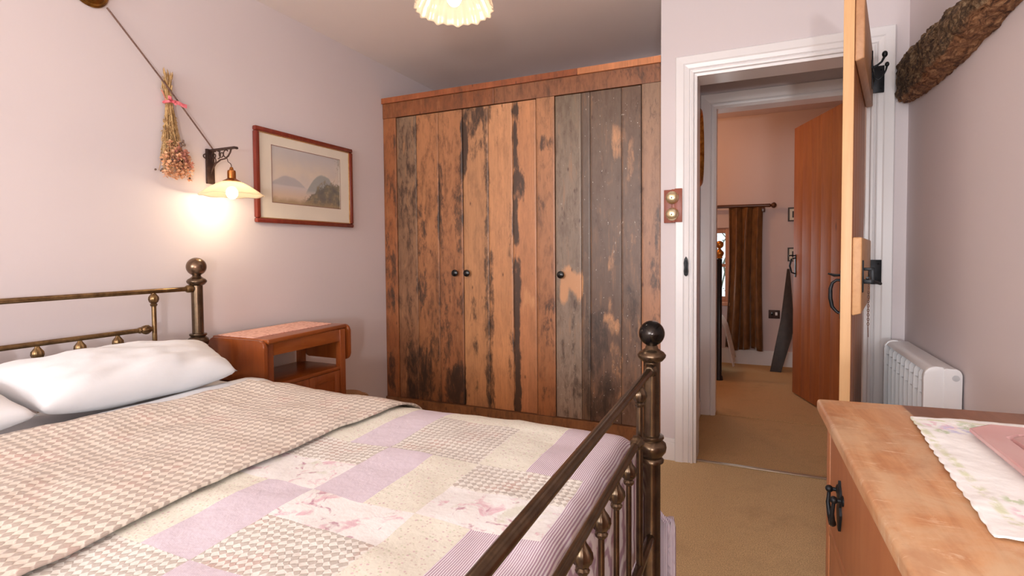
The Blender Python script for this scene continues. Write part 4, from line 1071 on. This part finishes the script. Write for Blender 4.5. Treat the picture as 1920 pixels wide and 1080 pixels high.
# ------------------------------------------------------------------ electric radiator
Rr = thing('radiator', 'white finned electric panel radiator on the right wall behind the chest', 'radiator', (.58, 2.43, .14))
ry0, ry1, rt, rb = 2.145, 2.735, .716, .14
def rad_sec(x0, x1, zt, zb, r, rbk=.018):
    pts = [(x0, zb), (x0, zt-r)]+[(x0+r-r*cos(radians(a)), zt-r+r*sin(radians(a))) for a in range(10, 91, 10)]
    pts += [(x1-rbk+rbk*sin(radians(a)), zt-rbk+rbk*cos(radians(a))) for a in range(10, 91, 16)]+[(x1, zb)]
    return pts
for a, b in ((ry0, ry0+.022), (ry1-.022, ry1)):
    bm = BM()
    prism(bm, [(x, z) for x, z in rad_sec(.527, .583, rt, rb, .034, .012)], a, b, 'XZ', .003)
    prism(bm, [(x, z) for x, z in rad_sec(.580, .628, rt-.004, rb, .006, .02)], a-.003 if a == ry0 else a, b if a == ry0 else b+.003, 'XZ', .003)
    o = obj('end_cap', bm, M['white_plastic'], Rr)
    if a == ry0:
        bm = BM(); lathe(bm, [(.010, 0), (.010, .0012), (.008, .0014)], (.611, ry0-.003, .682), (0, -1, 0), 24); box(bm, .606, .616, ry0-.0052, ry0-.0044, .681, .683)
        M['logo'] = mat_plain('grey_mark', (198, 200, 204), .5); obj('round_mark', bm, M['logo'], o)
bm = BM(); sec = rad_sec(.530, .626, rt-.004, rb, .034, .02)
prof = [p for p in sec if p[1] > rt-.045 and p[0] > .5345]   # top cover
pts = prof+[(.620, rt-.035), (.560, rt-.012), (.541, rt-.020)]
prism(bm, pts, ry0+.022, ry1-.022, 'XZ'); obj('top_cover', bm, M['white_plastic'], Rr)
bm = BM(); box(bm, .566, .6255, ry0+.022, ry1-.022, rb, rt-.034); obj('body', bm, M['slot_shade'], Rr, smooth=False)
nf = 9; pitch = (ry1-ry0-.044)/nf
for i in range(nf):
    y = ry0+.022+pitch*(i+.5)
    bm = BM()
    prism(bm, [(.5655, rb), (.532, rb), (.530, .60), (.533, rt-.036), (.542, rt-.018), (.5655, rt-.03)], y-.0012-pitch*.5, y+.0018-pitch*.5, 'XZ')
    # slanting louvre blades in two rows
    for z0, z1 in ((rt-.026, rt-.060), (rt-.066, rt-.104)):
        v = [(.540 if z0 > rt-.05 else .534, z0), (.536, z1)]
        bm.faces.new([bm.verts.new(p) for p in ((v[0][0], y-pitch*.5+.004, z0), (.560, y+pitch*.10, z0-.002), (.560, y+pitch*.10, z1-.002), (v[1][0], y-pitch*.5+.004, z1))])
        bm.faces.new([bm.verts.new(p) for p in ((.534, y-pitch*.5, z1), (.534, y+pitch*.5, z1), (.5655, y+pitch*.5, z1-.004), (.5655, y-pitch*.5, z1-.004))])
    obj('fin', bm, M['white_plastic'], Rr, smooth=False, recalc=False)
for i in range(2):
    bm = BM(); box(bm, .6258, .634-.0003, ry0+.12+i*.30, ry0+.15+i*.30, .56, .66); obj('wall_bracket', bm, M['white_plastic'], Rr, smooth=False)

# ------------------------------------------------------------------ pine chest of drawers
t = NT('old_pine_top'); v = t.mapping((9, 1, 9)); a = t.noise(v, 3, 6, .65, .8); b = t.noise(t.mapping(), 7.5, 6, .65, .5); d = t.noise(t.mapping((1, 2.4, 1)), 24, 4, .7)
s_ = t.sep(t.tc.outputs['Object'])
c = t.ramp(a, [(.3, (172, 114, 72)), (.5, (202, 144, 98)), (.7, (220, 170, 124))])
dk = t.ramp(a, [(.3, (120, 76, 54)), (.7, (156, 106, 78))])
c = t.mix(t.ramp(b, [(.46, 0.0), (.60, .65)]), c, (214, 184, 148))
c = t.mix(t.ramp(t.noise(t.mapping((1.5, 1, 1), loc=(2, 5, 1)), 7, 5, .65), [(.52, 0.0), (.66, .5)]), c, (176, 116, 76))
c = t.mix(t.ramp(t.noise(t.mapping((1, 3, 1), loc=(7, 3, 1)), 16, 6, .72, .6), [(.58, 0.0), (.70, .75)]), c, (236, 214, 184))
c = t.mix(t.ramp(d, [(.68, 0.0), (.78, .35)]), c, (150, 96, 62))
seam = t.math('ADD', -.108, t.math('MULTIPLY', t.math('SUBTRACT', b, .5), .006))
c = t.mix(t.ramp(t.math('SUBTRACT', s_[0], seam), [(.0, 0.0), (.0035, 1.0)]), c, dk)
t.col(c); t.p(Roughness=.42); t.bump(a, .12, .004); M['chest_top'] = t.m
M['chest_side'] = mat_wood('old_pine_front', [(198, 136, 92), (180, 116, 74), (156, 92, 56)], 'Z', 6, 2.6, .45, .2, (120, 66, 38), True, .06)
K = thing('chest_of_drawers', 'scrubbed pine chest of drawers with iron drop handles at the right wall', 'chest of drawers', (.3865, .66, 0), radians(1.2))
hx, hy = .2415, .57          # local half sizes
def kobj(name, bm, mat, par=None, **k): return obj(name, bm, mat, par or K, local=True, **k)
bm = BM(); box(bm, -.2495, hx-.012, -hy, hy, .776, .8005, .006, 3)
for v_ in bm.verts:      # the far end was never sawn square
    if v_.co.y > 0: v_.co.y += .034*(v_.co.x+.25)/.5
kobj('top', bm, M['chest_top'])
bm = BM(); bx = -.232
box(bm, bx+.018, hx-.02, hy-.030, hy-.012, .05, .7755); box(bm, bx+.018, hx-.02, -hy+.012, -hy+.030, .05, .7755)
box(bm, hx-.03, hx-.02, -hy+.03, hy-.03, .05, .7755); box(bm, bx+.018, hx-.03, -hy+.03, hy-.03, .05, .07)
kobj('carcass', bm, M['chest_side'], smooth=False)
bm = BM()
for a, b in ((hy-.047, hy-.012), (-hy+.012, -hy+.047)): box(bm, bx, bx+.018, a, b, .0, .7755, .001)
for z in (.757, .545, .315, .07): box(bm, bx+.0002, bx+.018, -hy+.047, hy-.047, z, z+.0185, .001)
kobj('face_frame', bm, M['chest_side'])
for a, b, c_, d_2 in ((bx+.018, bx+.05, hy-.06, hy-.0125), (bx+.018, bx+.05, -hy+.0125, -hy+.06), (hx-.07, hx-.02, hy-.06, hy-.012), (hx-.07, hx-.02, -hy+.012, -hy+.06)):
    bm = BM(); box(bm, a, b, c_, d_2, 0, .0495, .001); kobj('foot', bm, M['chest_side'])
for z0, z1 in ((.565, .756), (.335, .544), (.09, .314)):
    bm = BM(); box(bm, bx+.001, bx+.02, -hy+.0485, hy-.0485, z0, z1, .0015)
    dw = kobj('drawer', bm, M['chest_side'])
    for y in (.410, -.410):
        zc = (z0+z1)/2-.006
        bm = BM(); yh = .016
        prism(bm, [(y-.005, zc-.044), (y-.010, zc-.03), (y-.016, zc-.012), (y-.010, zc), (y-.017, zc+.014), (y-.011, zc+.03), (y-.004, zc+.036), (y, zc+.044), (y+.004, zc+.036), (y+.011, zc+.03), (y+.017, zc+.014), (y+.010, zc), (y+.016, zc-.012), (y+.010, zc-.03), (y+.005, zc-.044)], bx+.001, bx-.003, 'YZ')
        for q in (-1, 1):
            tube(bm, [(bx, y+q*.024, zc+.018), (bx-.011, y+q*.024, zc+.018)], .0036, 8); sphere(bm, (bx-.013, y+q*.024, zc+.018), .0065, 10, 8); lathe(bm, [(.009, 0), (.009, .002), (.005, .004)], (bx+.001, y+q*.024, zc+.018), (-1, 0, 0), 12)
        tube(bm, [(bx-.013, y-.024, zc+.015), (bx-.015, y-.023, zc-.006), (bx-.013, y-.015, zc-.026), (bx-.011, y, zc-.034), (bx-.013, y+.015, zc-.026), (bx-.015, y+.023, zc-.006), (bx-.013, y+.024, zc+.015)], [.0028, .0034, .0045, .0062, .0045, .0034, .0028], 10)
        obj('drop_handle', bm, M['iron'], dw, local=True)
# embroidered runner
t = NT('embroidered_cotton'); v = t.mapping(); s_ = t.sep(v); n = t.noise(v, 40, 4, .7)
c = (245, 244, 242)
ax_ = t.math('ABSOLUTE', s_[0]); ay_ = t.math('ABSOLUTE', s_[1])
ex = t.math('SUBTRACT', .150, ax_); ey = t.math('SUBTRACT', .196, ay_); e = t.math('MINIMUM', ex, ey)
band = t.math('MULTIPLY', t.ramp(t.math('ABSOLUTE', e), [(.003, 1.0), (.008, 0.0)]), t.ramp(n, [(.42, 0.0), (.55, 1.0)]))
c = t.mix(t.math('MULTIPLY', band, .7), c, (196, 204, 150))
def blob(cx, cy, r, colr, th):
    global c
    dx = t.math('SUBTRACT', ax_, cx); dy = t.math('SUBTRACT', ay_, cy)
    dd = t.math('SQRT', t.math('ADD', t.math('MULTIPLY', dx, dx), t.math('MULTIPLY', dy, dy)))
    k = t.math('MULTIPLY', t.ramp(dd, [(r*.6, 1.0), (r, 0.0)]), t.ramp(t.noise(t.mapping(loc=(cx*9, th, 0)), 70, 4, .6), [(.45, 0.0), (.56, .75)]))
    c = t.mix(k, c, colr)
blob(.118, .168, .026, (222, 170, 190), 1); blob(.10, .150, .026, (190, 188, 226), 5); blob(.075, .172, .024, (176, 196, 160), 8); blob(.05, .165, .02, (176, 186, 214), 3); blob(.125, .13, .014, (176, 196, 150), 9)
t.col(c); t.p(Roughness=.9, Sheen_Weight=.1); t.bump(n, .2, .004); M['runner'] = t.m
bm = BM()
cs = [Vector((.232, .692)), Vector((.560, .700)), Vector((.590, 1.170)), Vector((.262, 1.140))]
ctr = sum(cs, Vector((0, 0)))/4
N1 = 46
def runner(u, v):
    p = (cs[0]*(1-u)+cs[1]*u)*(1-v)+(cs[3]*(1-u)+cs[2]*u)*v
    e = min(u, 1-u)*.33; f = min(v, 1-v)*.46; m1 = min(e, f)
    off = .003*abs(sin((p.x if f < e else p.y)*pi/.030))*(1 if m1 < .001 else 0)
    dirv = (p-ctr).normalized(); p = p+dirv*off
    z = .8032+.0012*fbm(p.x*14, p.y*14, 6)+(.0035*max(0, fbm(p.x*11, p.y*11, 2)) if m1 < .03 else 0)
    return (p.x, p.y, z)
grid(bm, runner, N1*2, N1*3)
o = obj('embroidered_runner', bm, M['runner'], angle=180); md = o.modifiers.new('thick', 'SOLIDIFY'); md.thickness = .0012; md.offset = 1
tag(o, 'white scalloped cotton runner embroidered with flowers on the pine chest', 'table runner')
# pink tray
t = NT('pink_glass'); n = t.noise(t.mapping(), 10, 3); t.col(t.ramp(n, [(.3, (240, 186, 184)), (.7, (246, 204, 200))])); t.p(Roughness=.18, Transmission_Weight=.35, IOR=1.35, Subsurface_Weight=.0); M['pink'] = t.m
T_ = thing('dressing_table_tray', 'pink glass dressing table tray with cut corners lying on the runner', 'tray', (.43, .90, .805))
def octo(x0, x1, y0, y1, c): return [(x0+c, y0), (x1-c, y0), (x1, y0+c), (x1, y1-c), (x1-c, y1), (x0+c, y1), (x0, y1-c), (x0, y0+c)]
def stack(bm, rings):
    R = []
    for (x0, x1, y0, y1, c, z) in rings: R.append([bm.verts.new((x, y, z)) for x, y in octo(x0, x1, y0, y1, c)])
    for a, b in zip(R, R[1:]):
        for k in range(8): bm.faces.new((a[k], a[(k+1) % 8], b[(k+1) % 8], b[k]))
    bm.faces.new(list(reversed(R[0]))); bm.faces.new(R[-1])
bm = BM(); x0, x1, y0, y1 = .318, .555, .775, 1.085
stack(bm, [(x0+.014, x1-.014, y0+.014, y1-.014, .03, .8055), (x0, x1, y0, y1, .034, .8125), (x0, x1, y0, y1, .034, .8175), (x0+.003, x1-.003, y0+.003, y1-.003, .034, .8190), (x0+.036, x1-.036, y0+.036, y1-.036, .022, .8165), (x0+.040, x1-.040, y0+.040, y1-.040, .020, .8110)])
obj('tray_body', bm, M['pink'], T_, angle=20)
bm = BM(); g0 = (x0+.041, x1-.041, y0+.041, y1-.041)
stack(bm, [(g0[0]+.002, g0[1]-.002, g0[2]+.002, g0[3]-.002, .02, .8112), (g0[0]+.002, g0[1]-.002, g0[2]+.002, g0[3]-.002, .02, .8175), (g0[0]+.012, g0[1]-.012, g0[2]+.012, g0[3]-.012, .016, .8215)])
obj('raised_centre', bm, M['pink'], T_, angle=20)

# ------------------------------------------------------------------ hall mirror
Mi = thing('oval_mirror', 'gilt oval frame hanging edge-on on the hall wall inside the doorway', 'mirror', (-.315, 3.30, 1.47))
def oval(bm, x0, prof, cy, cz, ay, az, n=64):
    R = []
    for k in range(n):
        a = 2*pi*k/n; R.append([bm.verts.new((x0+d, cy+(ay+o_)*cos(a), cz+(az+o_)*sin(a))) for o_, d in prof])
    for i in range(n):
        a, b = R[i], R[(i+1) % n]
        for j in range(len(prof)): bm.faces.new((a[j], a[(j+1) % len(prof)], b[(j+1) % len(prof)], b[j]))
bm = BM(); oval(bm, -.315, [(0, .001), (0, .024), (-.008, .046), (-.022, .056), (-.036, .044), (-.045, .020), (-.045, .001)], 3.29, 1.705, .185, .235); obj('gilt_frame', bm, M['gilt'], Mi)
t = NT('mirror_glass'); t.col((200, 200, 200)); t.p(Metallic=1.0, Roughness=.03)
bm = BM(); prism(bm, [(3.29+.143*cos(2*pi*k/48), 1.705+.193*sin(2*pi*k/48)) for k in range(48)], -.312, -.304, 'YZ'); obj('glass', bm, t.m, Mi)

# ------------------------------------------------------------------ second door
d2 = thing('door_2', None, None, (.53, 3.915, 0)); d2['kind'] = 'structure'
A2 = Vector((.303, 4.592)); B2 = Vector((.532, 3.915)); e2 = (B2-A2).normalized(); n2v = Vector((-e2.y, e2.x))   # towards the room side
if n2v.x > 0: n2v = -n2v
L2 = (B2-A2).length
def d2box(bm, u0, u1, v0, v1, z0, z1, bev=.002):
    g = box(bm, u0, u1, v0, v1, z0, z1, bev)
    for v in g: p = A2+e2*v.co.x+n2v*v.co.y; v.co = Vector((p.x, p.y, v.co.z))
bm = BM()
for i in range(5): d2box(bm, i*L2/5+.0005, (i+1)*L2/5-.0005, -.034, 0, .01, 2.028, .0015)
obj('door_leaf', bm, M['far_door'], d2)
bm = BM()
for z in (.25, 1.0, 1.72): d2box(bm, .03, L2-.03, -.056, -.035, z, z+.15, .004)
obj('ledge', bm, M['far_door'], d2)
bm = BM(); d2box(bm, .028, .05, .0005, .004, .90, 1.07, .001)
def q2(u, v, z): p = A2+e2*u+n2v*v; return (p.x, p.y, z)
tube(bm, [q2(.039, .003, 1.045), q2(.036, .03, 1.035), q2(.034, .04, .985), q2(.036, .028, .935), q2(.039, .003, .925)], [.005, .006, .007, .006, .005], 10)
tube(bm, [q2(.039, .002, 1.062), q2(.036, .035, 1.064), q2(.036, .05, 1.06)], [.004, .005, .004], 8)
obj('pull_handle', bm, M['iron'], d2)

# ------------------------------------------------------------------ far bedroom contents
t = NT('brown_velvet'); v = t.mapping((1, 1, .4)); n = t.noise(v, 30, 3); t.col(t.ramp(n, [(.3, (92, 56, 22)), (.7, (124, 80, 36))])); t.p(Roughness=.6, Sheen_Weight=.6, Sheen_Roughness=.3)
M['velvet'] = t.m
def curtain(name, xt0, xt1, xb0, xb1, label):
    bm = BM()
    def fn(u, v):
        k = v; x = (xt0+(xt1-xt0)*u)*(1-k)+(xb0+(xb1-xb0)*u)*k
        amp = .020+.016*k; ph = u*2*pi*3.1
        pinch = .012*sin(k*pi)*(1 if u > .5 else -1)
        return (x-pinch+.006*sin(ph*2+k*2), FY-.075+amp*sin(ph)+.008*fbm(u*5, k*2, 2), 1.515-k*(1.363-.012*cos(u*9)))
    grid(bm, fn, 90, 40); o = obj(name, bm, M['velvet'], angle=180); md = o.modifiers.new('thick', 'SOLIDIFY'); md.thickness = .004
    return tag(o, label, 'curtain')
curtain('curtain', -.19, .10, -.222, .118, 'brown velvet curtain hanging from the wooden pole in the far bedroom')
Cp = thing('curtain_pole', 'dark wooden curtain pole with ball finial above the far window', 'curtain pole', (-.35, FY-.075, 1.51))
bm = BM(); tube(bm, [(-1.15, FY-.075, 1.538), (.165, FY-.075, 1.528)], .016, 16); obj('pole', bm, M['curtain_pole'], Cp)
bm = BM(); lathe(bm, [(.012, 0), (.018, .004), (.012, .010), (.010, .014), (.020, .02), (.027, .034), (.027, .042), (.018, .056), (0, .062)], (.163, FY-.075, 1.528), (1, 0, 0), 24); obj('finial', bm, M['curtain_pole'], Cp)
bm = BM(); box(bm, .095, .125, FY-.085, FY-.0005, 1.47, 1.512, .003); obj('pole_bracket', bm, M['curtain_pole'], Cp)
for z, nm in ((1.375, 'small dark framed print, upper of two beside the far curtain'), (1.0, 'small dark framed print, lower of two, above the socket in the far room')):
    f_ = thing('small_picture', nm, 'picture', (.375, FY, z), group='small framed prints in the far bedroom')
    bm = BM()
    for a, b, c_, d_2 in ((.322, .428, z, z+.012), (.322, .428, z+.118, z+.13), (.322, .334, z+.012, z+.118), (.416, .428, z+.012, z+.118)): box(bm, a, b, FY-.018, FY-.0005, c_, d_2, .002)
    obj('frame', bm, M['dark_wood'], f_)
    bm = BM(); box(bm, .333, .417, FY-.010, FY-.002, z+.0115, z+.1185); obj('mount', bm, M['mat'], f_, smooth=False)
    bm = BM(); box(bm, .358, .392, FY-.012, FY-.0101, z+.035, z+.095); obj('print', bm, M['dark_wood'], f_, smooth=False)
so_ = thing('wall_socket', 'dark bronze double socket low on the far bedroom wall', 'socket', (.215, FY, .465))
bm = BM(); box(bm, .165, .262, FY-.010, FY-.0003, .455, .535, .003); obj('plate', bm, M['bracket'], so_)
bm = BM(); box(bm, .185, .205, FY-.013, FY-.0095, .485, .515, .002); obj('switch', bm, M['knob'], so_)
bm = BM(); box(bm, .222, .242, FY-.013, FY-.0095, .485, .515, .002); obj('switch', bm, M['white_plastic'], so_)
# leaning board
bm = BM()
pts = [(.172, 0), (.262, 0), (.350, .30), (.372, .42), (.340, .93), (.318, .93), (.262, .46)]
prism(bm, pts, -.012, .012, 'XZ', .002)
for v in bm.verts: v.co.y += 5.35+.25*v.co.z/.95
tag(obj('leaning_board', bm, M['dark_wood']), 'tall dark tapered board leaning against the far bedroom wall', 'board')
# far bed
fb = thing('far_bed', 'black iron bedstead with brass ball finial glimpsed in the far bedroom', 'bed', (-.65, 4.85, 0))
bm = BM(); lathe(bm, [(.034, 0), (.030, .03), (.022, .04), (.0215, 1.03), (.024, 1.035), (0, 1.036)], (-.2375, 4.84, 0), seg=24); 
pp_ = obj('foot_post', bm, M['knob'], fb)
bm = BM(); lathe(bm, [(.018, 1.036), (.026, 1.045), (.022, 1.054), (.028, 1.062), (.036, 1.080), (.034, 1.094), (.02, 1.108), (.012, 1.118), (.012, 1.126), (0, 1.127)], (-.2375, 4.84, 0), seg=24); sphere(bm, (-.2375, 4.84, 1.156), .033, 24, 14); obj('brass_finial', bm, M['gilt'], pp_)
bm = BM(); lathe(bm, [(.034, 0), (.022, .04), (.0215, 1.03), (0, 1.06)], (-1.05, 4.84, 0), seg=16); obj('foot_post', bm, M['knob'], fb)
for z in (.42, .95):
    bm = BM(); tube(bm, [(-1.05, 4.84, z), (-.2375, 4.84, z)], .010, 10); obj('rail', bm, M['knob'], fb)
for i in range(6):
    bm = BM(); tube(bm, [(-.36-i*.115, 4.84, .42), (-.36-i*.115, 4.84, .95)], .006, 8); obj('spindle', bm, M['knob'], fb)
bm = BM(); box(bm, -1.08, -.24, 4.88, 5.35, .22, .50, .04, 3); box(bm, -1.0, -.3, 4.9, 5.3, 0, .221); obj('mattress', bm, M['linen'], fb)
bm = BM()
M['sprig'] = fab_cream('sprigged_cotton', (226, 220, 214), [(40, (150, 138, 140), .22)])
grid(bm, lambda u, v: (-1.0+u*.78 if u < .98 else -.215+.10*v*0, 4.885+v*.46, .512), 4, 4)
bm.free(); bm = BM()
def cov(u, v):
    y = 4.885+v*.46
    if u < .6: return (-1.08+u/.6*.84, y, .512+.006*fbm(u*6, v*5, 1))
    q = (u-.6)/.4; return (-.24+.03*min(1, q*4)+.085*q+.012*sin(v*14)*q, y, .512-.40*q**1.1)
grid(bm, cov, 30, 20); o = obj('bedspread', bm, M['sprig'], angle=180); md = o.modifiers.new('thick', 'SOLIDIFY'); md.thickness = .006
tag(o, 'white sprigged bedspread hanging beside the black bedpost in the far room', 'bedspread')
# hedge outside the far window
bm = BM(); rr = random.Random(3)
for i in range(700):
    c0_ = Vector((rr.uniform(-1.9, .6), rr.uniform(6.7, 7.2), rr.uniform(0, 2.1))); u, v = frame_from(Vector((rr.uniform(-1, 1), rr.uniform(-1, 1), rr.uniform(-1, 1)))); s0 = rr.uniform(.012, .03)
    bm.faces.new([bm.verts.new(c0_+u*s0), bm.verts.new(c0_+v*s0*.6), bm.verts.new(c0_-u*s0), bm.verts.new(c0_-v*s0*.6)])
for i in range(60):
    b = Vector((rr.uniform(-1.9, .6), rr.uniform(6.7, 7.2), -.05)); tube(bm, [b, b+Vector((rr.uniform(-.3, .3), 0, 1)), b+Vector((rr.uniform(-.6, .6), .1, 2.0))], [.012, .008, .004], 5)
M['hedge'] = mat_leafy('hedge_leaves', (120, 128, 112), (170, 176, 160))
tag(obj('garden_hedge', bm, M['hedge'], smooth=False, recalc=False), 'sparse twiggy hedge seen through the far window', 'hedge')
bm = BM(); box(bm, -3.5, 2.5, 5.80, 12, -.12, -.05); struct('ground', bm, mat_plain('garden_grass', (110, 120, 90), .9), smooth=False)
